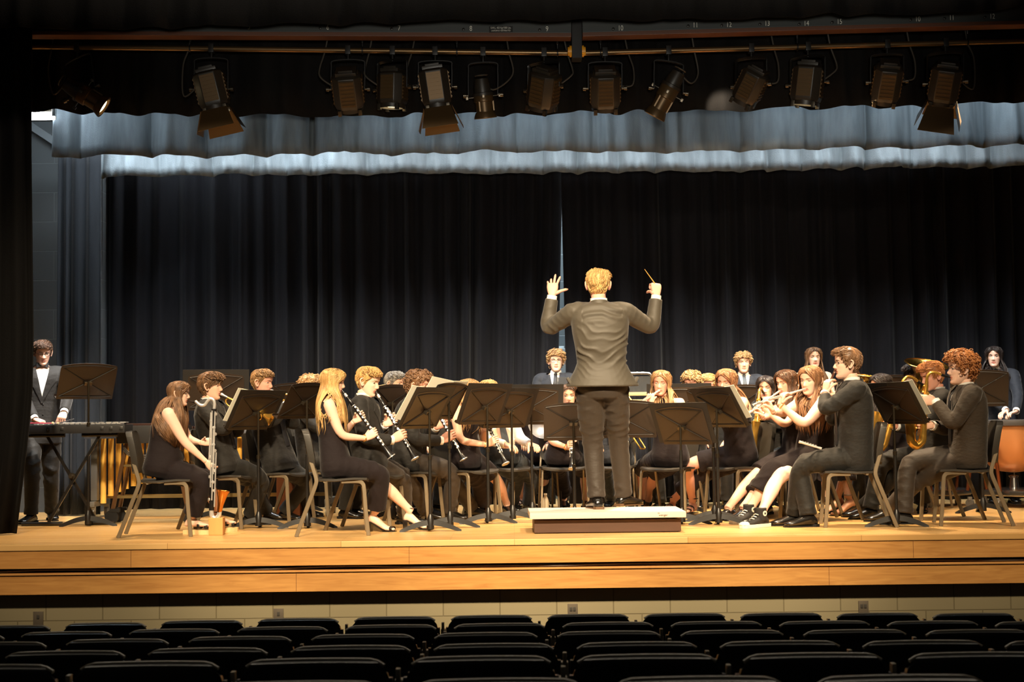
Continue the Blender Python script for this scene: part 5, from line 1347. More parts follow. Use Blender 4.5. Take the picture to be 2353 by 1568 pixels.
def strap_line(a, bpt, label):
    b = MB(); b.tube([a, bpt], .006, 6, flat=.4); return b
# ---- hand placement helpers
def pole_of(rec, sd, out=.6): return rec['tr'] * ((1 if sd == 'R' else -1) * out) - UP - rec['tf'] * .15
def grip_pipe(rec, g, axis, sd, k, f=None, rv=None, pose='pipe', out=.45):
    f = f or rec['tf']; rv = rv or rec['tr']; axis = nrm(axis)
    d = nrm(f - axis * f.dot(axis)); pn = -rv if sd == 'R' else rv; pn = nrm(pn - axis * pn.dot(axis) - d * pn.dot(d))
    return (g - d * (.078 * k) - pn * (.026 * k) + axis * .004, d * .97 + axis * .0, pn, pose, pole_of(rec, sd, out))
def grip_flute(rec, g, axis, sd, k, f=None):
    f = f or rec['tf']; axis = nrm(axis)
    if sd == 'R':
        d = f * .62 + UP * .62 - axis * .15; d = nrm(d - axis * d.dot(axis) * .7); pn = nrm(f * .55 - UP * .75)
        return (g - d * (.085 * k) - UP * .015 - f * .012, d, pn, 'key', rec['tr'] * .9 - UP * 1.0)
    d = nrm(UP * .8 - f * .35 + axis * .1); pn = -f
    return (g - d * (.08 * k) + f * .03, d, pn, 'key', -rec['tr'] * .3 - UP + f * .5)
# ================================================================== the band
D2R = math.radians
def sit_at(px, D, k=1.0): return XZ(px, D, .47 + .095 * k)
def fl(px, py, z=0): return G(px, py, z)
HAIRC = dict(brown=((78, 56, 38), (116, 84, 56)), dbrown=((54, 36, 24), (84, 56, 36)), blond=((164, 124, 74), (214, 174, 112)), ginger=((136, 84, 48), (184, 122, 72)), lbrown=((116, 86, 56), (158, 122, 82)),
             auburn=((104, 73, 50), (150, 108, 74)), black=((26, 20, 18), (48, 38, 34)), grey=((110, 104, 98), (160, 152, 140)), chest=((92, 66, 46), (136, 100, 70)), dkblond=((134, 100, 64), (184, 144, 94)))
def H(kind, c, **k): return dict(kind=kind, c=HAIRC[c], name=c, **k)
def clar_arms(down=38, out=0, g1=.27, g2=.45, store=None, hold='pipe', yawo=0):
    def fn(rec):
        f = rec['T'].to_3x3() @ Vector((0, 1, 0)); f.z = 0; f.normalize(); f = Matrix.Rotation(yawo, 3, 'Z') @ f
        ax = f * math.sin(D2R(down)) - UP * math.cos(D2R(down)); M = at_matrix(rec['mouth'] - ax * .0, ax, f + UP * .3)
        rec['inst'] = M; rec['axis'] = ax
        m = rec['mouth']
        return dict(L=grip_pipe(rec, m + ax * g1, ax, 'L', rec['k']), R=grip_pipe(rec, m + ax * g2, ax, 'R', rec['k']))
    return fn
def flute_arms(tip, D, g1=.20, g2=.42):
    "flute points from the mouth towards the photo point tip at distance D"
    def fn(rec):
        m = rec['mouth'] + rec['f'] * .008; ax = (P(tip[0], tip[1], D) - m).normalized()
        rec['inst'] = at_matrix(m, ax, UP); rec['axis'] = ax
        return dict(L=grip_flute(rec, m + ax * g1, ax, 'L', rec['k']), R=grip_flute(rec, m + ax * g2, ax, 'R', rec['k']))
    return fn
def trp_arms(down=20, yawo=0.0):
    def fn(rec):
        f = rec['T'].to_3x3() @ Vector((0, 1, 0)); f.z = 0; f.normalize(); f = Matrix.Rotation(yawo, 3, 'Z') @ f; rv = Vector((f.y, -f.x, 0))
        ax = nrm(f * math.cos(D2R(down)) - UP * math.sin(D2R(down))); up = nrm(UP - ax * UP.dot(ax)); m = rec['mouth'] + ax * .006
        rec['inst'] = at_matrix(m, ax, up); v = m + ax * .255; k = rec['k']
        R = (v + rv * .062 - up * .075 - ax * .045, up * .75 + ax * .45 - rv * .35, -rv - up * .2, 'key', rec['tr'] * .9 - UP)
        L = (v - rv * .045 - up * .075 - ax * .07, ax * .8 + up * .3, rv, 'pipe', -rec['tr'] * .6 - UP)
        return dict(R=R, L=L)
    return fn
def sax_arms(down=12, side=.16, s_=1.0, g1=-.17, g2=-.36):
    def fn(rec):
        f = rec['T'].to_3x3() @ Vector((0, 1, 0)); f.z = 0; f.normalize(); rv = rec['r']
        z = nrm(UP - f * math.sin(D2R(down)) + rv * -side * .6); M = at_matrix(rec['mouth'], z, f + rv * side)
        rec['inst'] = M; k = rec['k']; q = lambda y, zz: M @ Vector((0, y * s_, zz * s_)); ax = -z
        return dict(L=grip_pipe(rec, q(.185, g1), ax, 'L', k, f), R=grip_pipe(rec, q(.18, g2), ax, 'R', k, f))
    return fn
def mark(i):
    if MARK: print('person', i, PEOPLE[-1]['label'][:40], 'k=%.2f' % PEOPLE[-1]['k'])
MARK = False
def chair_for(rec, label, back_=-.03, rot=None):
    p = rec['hip'] - rec['f'] * back_; ya = math.atan2(rec['f'].x, -rec['f'].y) if rot is None else rot
    return place_chair(p.x, p.y, ya, label)
def stand_k(px, py, D, footz=0):
    h = P(px, py, D); return h, (h.z - footz) / 1.635

# 1 -- left percussionist
hd, k = stand_k(98, 812, 13.72)
hp_ = XZ(92, 13.78, .93 * k)
a1 = person('person in black tuxedo, bow tie and glasses holding mallets over the bells, far left', hp_, hd, D2R(22), False, k, headyaw=D2R(26), headpitch=-.28, top='suit', tie='bow', glasses='dark', closed=.8, girth=1.08,
       arms=dict(R=(P(80, 964, 13.4), (.9, -.35, -.28), (0, .1, -1), 'mallet', (-.8, .2, -1)), L=(P(147, 949, 13.42), (.0, -.75, -.5), (-.1, -.2, -1), 'mallet', (1.0, .5, -.6))),
       feet=dict(R=(fl(72, 1203), (-.25, -1, 0)), L=(fl(118, 1196), (.5, -1, 0))), hair=H('short', 'dbrown'), seed=1)
# 2 -- bass clarinet
k = 1.0; hp_ = sit_at(372, 11.95, .97)
def bc_arms(rec):
    return dict(R=(P(474, 1062, 11.88), (.55, .15, -.55), (0, 1, .1), 'pipe', (-.7, -.8, -.6)), L=(P(462, 1018, 12.05), (.95, .05, .12), (.1, -1, 0), 'pipe', (.2, .6, -1)))
a2 = person('person in glasses and sleeveless black jumpsuit playing the bass clarinet, seated at the left', hp_, P(412, 906, 11.98), D2R(90), headpitch=-.10, female=True, girth=1.26, top='dress', cover=(1.9, 1.05), glasses='light', closed=.6,
       arms=bc_arms, feet=dict(R=(fl(440, 1228) , (1, -.25, 0)), L=(fl(500, 1222), (1, -.1, 0))), shoes='wedge', hair=H('long', 'chest', length=.46, front=.2), skin='pale', fat=1.06, seed=2)
chair_for(a2, 'black band chair under the bass clarinet player at the left', -.04, D2R(97))
# 3, 4 -- trumpets
a3 = person('person in black suit playing a trumpet, right behind the bass clarinet player', sit_at(512, 12.75), P(484, 890, 12.75), D2R(82), headpitch=-.02, headyaw=D2R(86), closed=.6, arms=trp_arms(27), k=1.0,
       feet=dict(R=(fl(575, 1206), (1, -.35, 0)), L=(fl(610, 1196), (1, -.1, 0))), hair=H('fringe', 'brown', vol=1.15), skin='fair', seed=3)
trumpet(a3['inst'], 'brass trumpet of the first trumpet player, behind the bass clarinet')
chair_for(a3, 'black band chair under the first trumpet player')
a4 = person('person in black suit playing a trumpet, second trumpet player, beside a tilted stand', sit_at(640, 13.25), P(603, 881, 13.25), D2R(68), headyaw=D2R(72), headpitch=-.12, closed=.5, arms=trp_arms(14), k=.98,
       feet=dict(R=(fl(655, 1196), (.8, -.5, 0)), L=(fl(700, 1188), (.9, -.3, 0))), hair=H('short', 'lbrown', vol=1.0), skin='rosy', seed=4)
trumpet(a4['inst'], 'brass trumpet of the second trumpet player, partly behind a stand')
chair_for(a4, 'black band chair under the second trumpet player from the left')
# 5 -- curly hair behind the blonde
a5 = person('person almost hidden behind the front clarinet player at the left, only curls showing', sit_at(720, 13.9), P(714, 897, 13.85), D2R(75), headpitch=-.15, k=.95, hair=H('curly', 'dkblond', vol=1.25), arms=trp_arms(25), seed=5, voxel=.009)
chair_for(a5, 'black band chair in the shade behind the front clarinet player')
# 6, 7, 8, 10 -- clarinets
a6 = person('person in black jumpsuit and heeled sandals playing a clarinet, front row left', sit_at(772, 11.85, .98), P(766, 880, 11.9), D2R(90), headpitch=-.16, female=True, girth=1.03, top='dress', cover=(1.86, 1.0), closed=.75, arms=clar_arms(36, g1=.25, g2=.42),
       feet=dict(R=(fl(862, 1222), (1, -.35, 0)), L=(fl(945, 1218), (1, -.2, 0))), shoes='heel', hair=H('wavy', 'blond', length=.33, front=1.0, vol=1.1), skin='pale', bracelet='R', seed=6)
clarinet(a6['inst'], 'black clarinet with silver keys of the front clarinet player at the left')
chair_for(a6, 'black band chair under the front clarinet player', -.04, D2R(97))
a7 = person('person in black suit looking down at a clarinet, just behind the front clarinet player', sit_at(850, 12.4), P(846, 879, 12.4), D2R(78), headyaw=D2R(70), headpitch=-.26, closed=.85, k=1.02, arms=clar_arms(32, g1=.27, g2=.43),
       feet=dict(R=(fl(930, 1205), (1, -.3, 0)), L=(fl(980, 1196), (1, -.2, 0))), hair=H('short', 'blond', vol=1.05), skin='pale', trousers=M_trou2, seed=7)
clarinet(a7['inst'], 'black clarinet with silver keys of the suited player behind the front clarinet player')
chair_for(a7, 'black band chair under the suited player behind the front clarinet player')
a8 = person('person in black suit and brown trousers playing a clarinet behind the nearest tilted stand', sit_at(942, 13.05), P(962, 889, 13.05), D2R(76), headyaw=D2R(72), headpitch=-.12, closed=.4, k=1.04, arms=clar_arms(30, g1=.28, g2=.42),
       feet=dict(R=(fl(1030, 1196), (1, -.45, 0)), L=(fl(1085, 1188), (1, -.3, 0))), hair=H('curly', 'chest', vol=1.05), skin='rosy', trousers=M_trou2, seed=8)
clarinet(a8['inst'], 'black clarinet held low behind the nearest tilted stands')
chair_for(a8, 'black band chair behind the nearest tilted stands')
a9 = person('person in the back row behind a dark stand, between the two suited clarinet players', sit_at(915, 14.4), P(908, 884, 14.4), D2R(60), headpitch=-.1, k=1.0, hair=H('short', 'grey'), seed=9, voxel=.009)
chair_for(a9, 'black band chair in the back row left of centre')
a9b = person('person low in the back, only hair showing between the two suited clarinet players', sit_at(885, 13.8), P(886, 913, 13.8), D2R(70), headpitch=-.2, k=.9, hair=H('long', 'blond', length=.2), female=True, top='dress', seed=10, voxel=.009)
chair_for(a9b, 'black band chair hidden behind the suited clarinet players')
a10 = person('person in sleeveless black dress with bracelet playing a clarinet, face half behind a stand', sit_at(1068, 13.3, .95), P(1078, 902, 13.3), D2R(52), headyaw=D2R(52), headpitch=-.12, female=True, top='dress', cover=(1.8, .72), closed=.5, k=.97, arms=clar_arms(30, g1=.27, g2=.42),
       feet=dict(R=(fl(1112, 1186), (.5, -1, 0)), L=(fl(1165, 1182), (.5, -1, 0))), shoes='flat', hair=H('wavy', 'dkblond', length=.26, front=1.0), skin='fair', bracelet='R', seed=11)
clarinet(a10['inst'], 'black clarinet of the player in the dress, below a dark stand')
chair_for(a10, 'black band chair under the clarinet player in the sleeveless dress')
a11 = person('person in white shirt, grey tie and slate trousers, face hidden behind a music stand', sit_at(1150, 13.9), P(1122, 905, 13.85), D2R(34), headyaw=D2R(30), headpitch=-.1, k=1.0, top='shirt', tie='tieg', trousers=M_trou3, girth=1.08,
       feet=dict(R=(fl(1175, 1176), (.5, -1, 0)), L=(fl(1215, 1174), (.7, -1, 0))), hair=H('short', 'blond'), seed=12)
chair_for(a11, 'black band chair under the player with the grey tie')
# 12 -- standing in the back
hd, k = stand_k(1278, 832, 14.97)
a12 = person('person in navy suit and glasses standing in the back row, left of the conductor', XZ(1272, 15.0, .93 * k), hd, D2R(-2), False, k, closed=.25, glasses='light', hair=H('curly', 'dkblond', vol=1.0), skin='pale', suit=M_suitn, tie='tie', seed=13)
a13 = person('person in black dress holding a clarinet, face behind the low stand left of the conductor', sit_at(1293, 13.9, .95), P(1306, 912, 13.85), D2R(2), headpitch=-.05, female=True, top='dress', cover=(1.75, .8), k=.93, closed=.3, arms=clar_arms(24, g1=.27, g2=.42),
       feet=dict(R=(fl(1296, 1168), (0, -1, 0)), L=(fl(1345, 1168), (.1, -1, 0))), shoes='flat', hair=H('long', 'dbrown', length=.2), bracelet='R', seed=14)
clarinet(a13['inst'], 'clarinet hanging down below the stand left of the conductor')
chair_for(a13, 'black band chair under the clarinet player left of the conductor')
# 14 -- conductor
hd, k = stand_k(1374, 657, 11.85, PODZ)
hp_ = XZ(1384, 11.84, PODZ + .93 * k)
a14 = person('conductor in grey-brown suit seen from behind, arms raised, standing on the podium', hp_, hd, D2R(180), False, k, headyaw=D2R(180), headpitch=-.05, top='suit', suit=M_suit2, trousers=M_trou2, back='folds', footz=PODZ, tie='tie', girth=1.1,
       arms=dict(L=(P(1269, 680, 12.02), (.05, .2, 1), (.15, 1, -.1), 'open', (-.55, .45, -1.0)), R=(P(1508, 680, 12.02), (.02, .3, .95), (-.35, .95, 0), 'fist', (.55, .45, -1.0))),
       feet=dict(L=(G(1372, 1170, PODZ), (-.22, 1, 0)), R=(G(1434, 1163, PODZ), (.75, .7, 0))), hair=H('short', 'blond', vol=.9), skin='rosy', seed=15, voxel=.0065)
b = MB(); g0 = P(1505, 652, 12.04); b.tube([g0 + (g0 - P(1481, 619, 11.98)) * .3, g0, P(1481, 619, 11.98)], [.006, .0045, .0022], 8)
tag(b.build('baton', mat('baton_wood', (214, 160, 80), .5)), 'thin light wooden baton in the right hand of the conductor', 'baton')
# 15, 18 -- flutes in the centre
a15 = person('person in black dress playing a flute, just right of the conductor', sit_at(1540, 13.45, .95), P(1519, 882, 13.4), D2R(-26), headyaw=D2R(-16), headpitch=-.12, headroll=-.06, female=True, top='dress', cover=(.95, .95), k=.97, closed=.55, arms=flute_arms((1484, 918), 13.0),
       feet=dict(R=(fl(1478, 1166), (-.4, -1, 0)), L=(fl(1490, 1172), (-.3, -1, 0))), shoes='flat', hair=H('long', 'lbrown', length=.22, front=.6), skin='rosy', seed=16)
flute(a15['inst'], 'silver flute slanting down to the left, just right of the conductor')
chair_for(a15, 'black band chair under the flute player right of the conductor')
a16 = person('person in the back row, curls showing above a stand right of the first flute', sit_at(1582, 14.45), P(1590, 884, 14.42), D2R(-35), headyaw=D2R(-30), headpitch=-.1, k=.97, hair=H('curly', 'dkblond', vol=.9), skin='rosy', seed=17, voxel=.009)
chair_for(a16, 'black band chair in the back row below the curls behind the first flute')
a17 = person('person in the back row peeking over a stand, beside the second flute player', sit_at(1652, 14.85), P(1628, 887, 14.8), D2R(-15), headpitch=-.2, k=.95, hair=H('short', 'blond', vol=1.1), skin='rosy', seed=18, voxel=.009)
chair_for(a17, 'black band chair in the back row beside the second flute player')
a18 = person('person in sleeveless black dress playing a flute behind the strongly tilted stand', sit_at(1700, 13.35, .97), P(1668, 880, 13.2), D2R(-58), headyaw=D2R(-30), headpitch=-.16, headroll=-.1, female=True, top='dress', cover=(.75, 1.62), k=1.0, closed=.6, arms=flute_arms((1628, 925), 12.75),
       feet=dict(R=(fl(1592, 1184), (-.5, -1, 0)), L=(fl(1546, 1180), (-.6, -1, 0))), shoes='sandal', hair=H('long', 'auburn', length=.26, front=.7), skin='rosy', seed=19)
flute(a18['inst'], 'silver flute behind the tilted stand, at the lips of the second flute player')
chair_for(a18, 'black band chair under the second flute player')
hd, k = stand_k(1708, 836, 14.97)
a19 = person('person in navy suit and grey tie standing in the back row, right of centre', XZ(1712, 15.0, .93 * k), hd, D2R(-2), False, k, closed=.2, hair=H('curly', 'dkblond', vol=.85), skin='fair', suit=M_suitn, tie='tieg', seed=20, girth=1.08)
a20 = person('person with saxophone and wristband half hidden behind the flute players', sit_at(1790, 13.9, .95), P(1760, 893, 13.8), D2R(-45), headyaw=D2R(-20), headpitch=-.1, female=True, top='suit', k=.95, closed=.35, arms=sax_arms(14, .1), tie=None, trousers=M_trou3, hair=H('long', 'black', length=.2, front=.6), skin='fair', bracelet='L', seed=21)
saxophone(a20['inst'], 'gold saxophone glinting behind the flute players')
chair_for(a20, 'black band chair behind the flute players')
a21 = person('person in black dress playing a dark flute, between the two nearer flute players', sit_at(1832, 13.3, .97), P(1806, 882, 13.2), D2R(-68), headyaw=D2R(-52), headpitch=-.14, female=True, top='dress', cover=(.9, 1.55), k=1.0, closed=.45, arms=flute_arms((1722, 950), 12.75),
       feet=dict(R=(fl(1672, 1196), (-1, -.6, 0)), L=(fl(1706, 1196), (-1, -.7, 0))), shoes='flat', hair=H('long', 'dbrown', length=.24, front=.6), skin='fair', seed=22)
flute(a21['inst'], 'dark gleaming flute slanting steeply down behind the nearest flute')
chair_for(a21, 'black band chair under the dark flute player')
a22 = person('person in black dress and canvas sneakers playing the nearest silver flute', sit_at(1874, 12.78, .97), P(1862, 876, 12.65), D2R(-72), headyaw=D2R(-42), headpitch=-.14, headroll=-.05, female=True, top='dress', cover=(.55, 1.55), k=1.05, girth=1.14, closed=.6, arms=flute_arms((1716, 935), 12.22, .22, .44),
       feet=dict(R=(fl(1748, 1212), (-1, -.75, 0)), L=(fl(1722, 1202), (-1, -.8, 0))), shoes='sneaker', hair=H('long', 'auburn', length=.30, front=.9), skin='pale', bracelet='L', seed=23, fat=1.06)
flute(a22['inst'], 'nearest silver flute, held by the player in canvas sneakers')
chair_for(a22, 'black band chair under the flute player in canvas sneakers')
hd, k = stand_k(1870, 824, 14.97)
a23 = person('person in black standing in the back row, above the nearest flute player', XZ(1870, 15.0, .93 * k), hd, D2R(0), False, k, female=True, top='dress', cover=(1.5, 1.5), closed=.3, hair=H('long', 'brown', length=.3, front=.8), skin='pale', seed=24, shoes='flat')
# 24 -- piccolo
def pic_arms(rec):
    m = rec['mouth'] + rec['f'] * .008; ax = nrm(rec['r'] * .62 + rec['f'] * .12 - UP * .55); rec['inst'] = at_matrix(m, ax, UP); rec['axis'] = ax
    return dict(L=(m + ax * .10 + rec['f'] * .05 - UP * .11, (.15, 0, .95), (.9, .3, 0), 'key', (-.2, -1.0, -.6)), R=grip_flute(rec, m + ax * .2, ax, 'R', rec['k']))
a24 = person('person in black suit and glasses playing a piccolo in profile, front row right', sit_at(1962, 12.1), P(1946, 838, 12.05), D2R(-90), headpitch=.02, closed=.4, k=1.06, glasses='light', arms=pic_arms,
       feet=dict(R=(fl(1858, 1211), (-1, -.2, 0)), L=(fl(1826, 1208), (-1, -.2, 0))), hair=H('short', 'chest', vol=1.25, sweep=.3), skin='pale', seed=25)
a24l = flute(a24['inst'], 'small dark piccolo at the lips of the player in profile', .32, .0085, mat('piccolo_wood', (92, 52, 40), .35), 'piccolo')
chair_for(a24, 'black band chair under the piccolo player in profile', -.05, D2R(-97))
q = P(1836, 1024, 12.02); q2 = P(1881, 1038, 12.02); b = MB()
t = inst('flute', 'short silver flute section lying across the lap of the piccolo player', 'flute', at_matrix(q + UP * .03, q2 - q, UP))
b = MB(); b.lathe([(0, .012), (.02, .012), (.02, .0095), (.17, .0095), (.17, .0115), (.19, .0115)], n=14); b.build('tube', M_silver, t); keys(t, [((0, .009, .03 + .022 * i), (0, 1, 0), .008, .006) for i in range(6)], M_silver)
a25 = person('person in sleeveless black top playing a saxophone behind the tilted stand at the right', sit_at(2050, 13.4, .97), P(2024, 890, 13.35), D2R(-72), headyaw=D2R(-62), headpitch=-.12, female=True, top='dress', cover=(1.6, .7), k=.98, closed=.5, arms=sax_arms(14, .1, .9),
       feet=dict(R=(fl(1950, 1185), (-1, -.4, 0)), L=(fl(1925, 1180), (-1, -.4, 0))), shoes='heel', hair=H('long', 'black', length=.26, front=.7), skin='tan', seed=26)
saxophone(a25['inst'], 'gold saxophone mostly hidden behind the piccolo player', .9)
chair_for(a25, 'black band chair behind the piccolo player')
# 26 -- tuba player, 27, 28 saxophones
a26 = person('person half hidden behind the tuba at the right', sit_at(2112, 14.0), P(2100, 868, 13.95), D2R(-30), headpitch=-.05, k=1.02, hair=H('fringe', 'black'), skin='fair', seed=27, voxel=.009,
       arms=dict(R=(P(2085, 985, 13.75), (.3, -.6, .6), (1, 0, 0), 'pipe', (-1, 0, -1)), L=(P(2150, 985, 13.75), (-.2, -.6, .6), (-1, 0, 0), 'pipe', (1, 0, -1))))
chair_for(a26, 'black band chair under the tuba player')
a27 = person('person in dark suit looking down at a saxophone, second saxophone player from the right', sit_at(2152, 12.75), P(2142, 866, 12.7), D2R(-84), headyaw=D2R(-74), headpitch=-.3, closed=.6, k=1.04, arms=sax_arms(22, .14, 1.12),
       feet=dict(R=(fl(2000, 1193), (-1, -.3, 0)), L=(fl(1985, 1188), (-1, -.2, 0))), hair=H('short', 'ginger', vol=1.0), skin='rosy', seed=28)
saxophone(a27['inst'], 'gold tenor saxophone of the suited player looking down', 1.12)
chair_for(a27, 'black band chair under the saxophone player looking down')
a28 = person('person in dark brown suit playing an alto saxophone, nearest at the right', sit_at(2222, 12.1), P(2208, 851, 12.05), D2R(-90), headpitch=.0, closed=.7, k=1.06, arms=sax_arms(7, .06, 1.0, -.2, -.4),
       feet=dict(R=(fl(2078, 1205), (-1, -.2, 0)), L=(fl(2040, 1198), (-1, -.2, 0))), hair=H('curly', 'ginger', vol=1.35), skin='pale', suit=mat('suit_brown', (58, 50, 42), .75, spec=.3, sheen=.15, bump=.55, bscale=24, bstretch=(1, 1, 2)), trousers=M_trou2, seed=29)
saxophone(a28['inst'], 'shining gold alto saxophone nearest at the right, shining bell up')
chair_for(a28, 'black band chair under the nearest saxophone player at the right', -.04, D2R(-99))
hd, k = stand_k(2284, 822, 14.8)
a29 = person('person in dark suit standing behind the timpani, far right', XZ(2300, 14.85, .93 * k), hd, D2R(-12), False, k, headyaw=D2R(-22), closed=.5, hair=H('long', 'black', length=.24, front=.6, vol=2.4), skin='pale', tie='tie', suit=M_suitn, girth=1.06,
       arms=dict(R=(P(2312, 944, 14.45), (-.75, -.5, -.35), (.1, -.2, -1), 'relax', (-.4, .5, -1)), L=(P(2335, 946, 14.42), (-.9, -.35, -.25), (0, -.2, -1), 'relax', (1, .4, -.7))), seed=30)
a30 = person('person in slate trousers seated behind the conductor, nearly hidden', sit_at(1408, 14.05), P(1402, 892, 14.05), D2R(-8), k=.98, trousers=M_trou3, suit=M_suitn, tie='tie', hair=H('short', 'brown'), seed=31, voxel=.009,
       feet=dict(R=(fl(1405, 1166), (-.3, -1, 0)), L=(fl(1455, 1166), (.5, -1, 0))))
chair_for(a30, 'chair in the back row behind the conductor')
# ================================================================== music stands around the band
def zt(py, px, D): return P(px, py, D).z
FOLD = mat('folder_black', (24, 21, 19), .6)
def stand(px, D, topy, yawd, label, tilt=.42, sheet=0, sheetlab=None, folder=None, roll=0.0):
    t = place_stand(px, D, zt(topy, px, D) - (.034 if folder else 0), D2R(yawd), label, tilt, sheet, sheetlab, roll)
    if folder:
        dz = 0.0; nm = folder[0] if isinstance(folder, tuple) else folder
        for ch in t.children:
            if ch.name.startswith('desk'):
                M = Matrix.Translation(t.location) @ Matrix.Rotation(D2R(yawd), 4, 'Z') @ Matrix.Translation(ch.location) @ ch.rotation_euler.to_matrix().to_4x4()
        f = thing('music_folder', nm, 'folder'); f.matrix_world = M
        for s_ in (-1, 1):
            b = MB(); b.box((s_ * .152, .0065 + .0, dz + .022), (.30, .004, .37)); b.build('cover', FOLD, f, smooth=False)
        b = MB(); b.box((0, .0065, dz + .022), (.012, .006, .37)); b.build('spine', FOLD, f, smooth=False)
    return t
stand(203, 13.08, 836, 36, 'music stand in front of the mallet percussionist, far left, with a brown lit back', .46)
stand(497, 13.7, 850, 14, 'wide music stand rising behind the first trumpet player', .2, folder=('black folder opened on the stand behind the first trumpet player', .02))
stand(594, 12.6, 897, 60, 'music stand between the bass clarinet and the second trumpet player', .52, 1, 'white sheet on the stand beside the bass clarinet player', folder=('black folder on the stand right of the bass clarinet', .03))
stand(706, 12.5, 880, 60, 'music stand partly behind the long hair of the front clarinet player', .52)
stand(684, 14.9, 880, 25, 'music stand far back, just left of the curls behind the front clarinet', .3)
stand(988, 12.0, 891, 62, 'nearest music stand right of the suited clarinet players, on a broad arched foot', .54, 2, 'white sheet on the nearest stand before the suited clarinet players', folder=('black folder on the nearest stand right of the suited clarinet players', .02))
stand(1033, 12.35, 880, 62, 'second music stand right of the suited clarinet players, close behind the nearest one', .52, 2, 'white sheet curling over the second stand right of the suited clarinet players')
stand(1121, 12.8, 882, 52, 'dark music stand in front of the clarinet player in the dress', .42, folder=('black folder standing above the dark stand of the clarinet player in the dress', .02))
stand(1177, 13.1, 892, 44, 'music stand right of the dark one, lit brown, before the player with the grey tie', .42, folder=('brown-lit folder on the stand before the player with the grey tie', .03))
stand(1222, 13.55, 884, 8, 'wide music stand in the back, below the standing player in glasses', .3, folder=('black folder across the wide back stand left of the conductor', .02))
stand(1319, 12.8, 926, 0, 'low brown-lit music stand just left of the legs of the conductor', .36)
stand(1440, 12.8, 920, -8, 'low brown-lit music stand half behind the right leg of the conductor', .36)
stand(1565, 12.45, 926, -44, 'low music stand facing us right of the podium', .42, folder=('black folder leaning behind the low stand right of the podium', .03))
stand(1640, 12.75, 888, -40, 'music stand behind the tilted one, in front of the second flute player', .4)
stand(1649, 12.35, 891, -64, 'strongly tilted music stand with white sheets, right of the podium', .54, 2, 'white sheet on the strongly tilted stand right of the podium', folder=('black folder on the strongly tilted stand right of the podium', .0))
stand(1563, 13.9, 882, -6, 'black music stand in the back below the curls in the back row', .25, folder=('black folder on the back stand below the curls in the back row', .0))
stand(1706, 14.4, 884, -20, 'black music stand in the back below the standing player with the grey tie', .3)
stand(1745, 14.5, 890, -5, 'black music stand in the back left of the hidden saxophone player', .3)
stand(2057, 11.9, 879, -70, 'tilted music stand with white sheets between the piccolo player and the nearest saxophone', .52, 2, 'white sheet on the tilted stand before the nearest saxophone player', folder=('black folder on the tilted stand before the nearest saxophone player', .01))
stand(2256, 13.4, 850, -10, 'brown-lit music stand behind the head of the nearest saxophone player', .3)
stand(1985, 14.4, 870, -15, 'dark music stand behind the neck of the piccolo player', .3)
stand(2062, 14.6, 862, -50, 'grey-edged music stand slanting behind the saxophone player in the sleeveless top', .4)
stand(903, 13.4, 884, 52, 'dark music stand between the two suited clarinet players', .42)

# ================================================================== bass clarinet
D_ = 11.9
def Q(px, py, D=D_): return P(px, py, D)
t = thing('bass_clarinet', 'bass clarinet with silver neck and upturned brass bell, standing on a wood block', 'bass clarinet', Q(490, 1180)); og = t.location.copy()
k_ = lambda pts: [p - og for p in pts]
mth = a2['mouth']
b = MB(); b.tube(k_([mth, mth.lerp(Q(456, 926), .9)]), [.006, .011], 12); b.build('mouthpiece', M_ebony, t)
b = MB(); b.tube(k_(spline([Q(449, 922), Q(460, 931), Q(470, 931), Q(477, 922), Q(483, 917), Q(490, 919), Q(493, 928), Q(492, 942)], 5)), .0125, 14); b.build('neck', M_silver, t)
b = MB(); b.lathe([(0, .022), (.03, .022), (.032, .020), (.4, .020), (.402, .0235), (.43, .0235), (.432, .0205), ((Q(492, 940) - Q(486, 1176)).length - .01, .021)], k_([Q(492, 940)])[0], Q(486, 1176) - Q(492, 940), 16); b.build('body', M_ebony, t)
b = MB(); b.tube(k_(spline([Q(486, 1170), Q(487, 1186), Q(495, 1191), Q(503, 1185), Q(505, 1172)], 5)), .0185, 14); b.build('bow', M_silver, t)
d_ = Q(513, 1128) - Q(504, 1178); b = MB(); L_ = d_.length; b.lathe([(0, .0185), (L_ * .35, .024), (L_ * .65, .034), (L_ * .88, .046), (L_, .056), (L_ * 1.01, .058), (L_ * .98, .052), (L_ * .6, .028)], k_([Q(504, 1178)])[0], d_, 22); b.build('bell', mat('bell_bronze', (196, 128, 60), .2, 1.0), t)
for dx, y0, y1 in ((-.022, 948, 1060), (-.012, 944, 1120), (.012, 946, 1090), (.0, 985, 1150), (.02, 1040, 1165)):
    b = MB(); b.tube(k_([Q(492, y0) + Vector((dx, -.02, 0)), Q(488, y1) + Vector((dx, -.022, 0))]), .0058, 8); b.build('key_rod', M_silver, t)
for i, y in enumerate((952, 968, 983, 998, 1010, 1022, 1036, 1050, 1068, 1082, 1096, 1108, 1128, 1148)):
    b = MB(); o_ = k_([Q(491 - (y - 950) * .02, y)])[0]; sx_ = (1, -1, .3)[i % 3]; dd = Vector((sx_, -.8, 0)); b.lathe([(0, .006), (.022, .006), (.023, .013), (.03, .013), (.031, .006)], o_, dd, 10); b.build('key', M_silver, t)
b = MB(); a_, c_ = G(477, 1229), G(512, 1231); b.box((0, 0, .07), (.115, .1, .14)); o = b.build('wood_block', mat('block_wood', (206, 146, 84), .5, var=.15, vscale=6, stretch=(1, 1, .2)), bevel=.006, smooth=False); o.location = ((a_.x + c_.x) / 2 + .01, 11.93, 0)
tag(o, 'small light wood block on the floor carrying the bass clarinet', 'block')
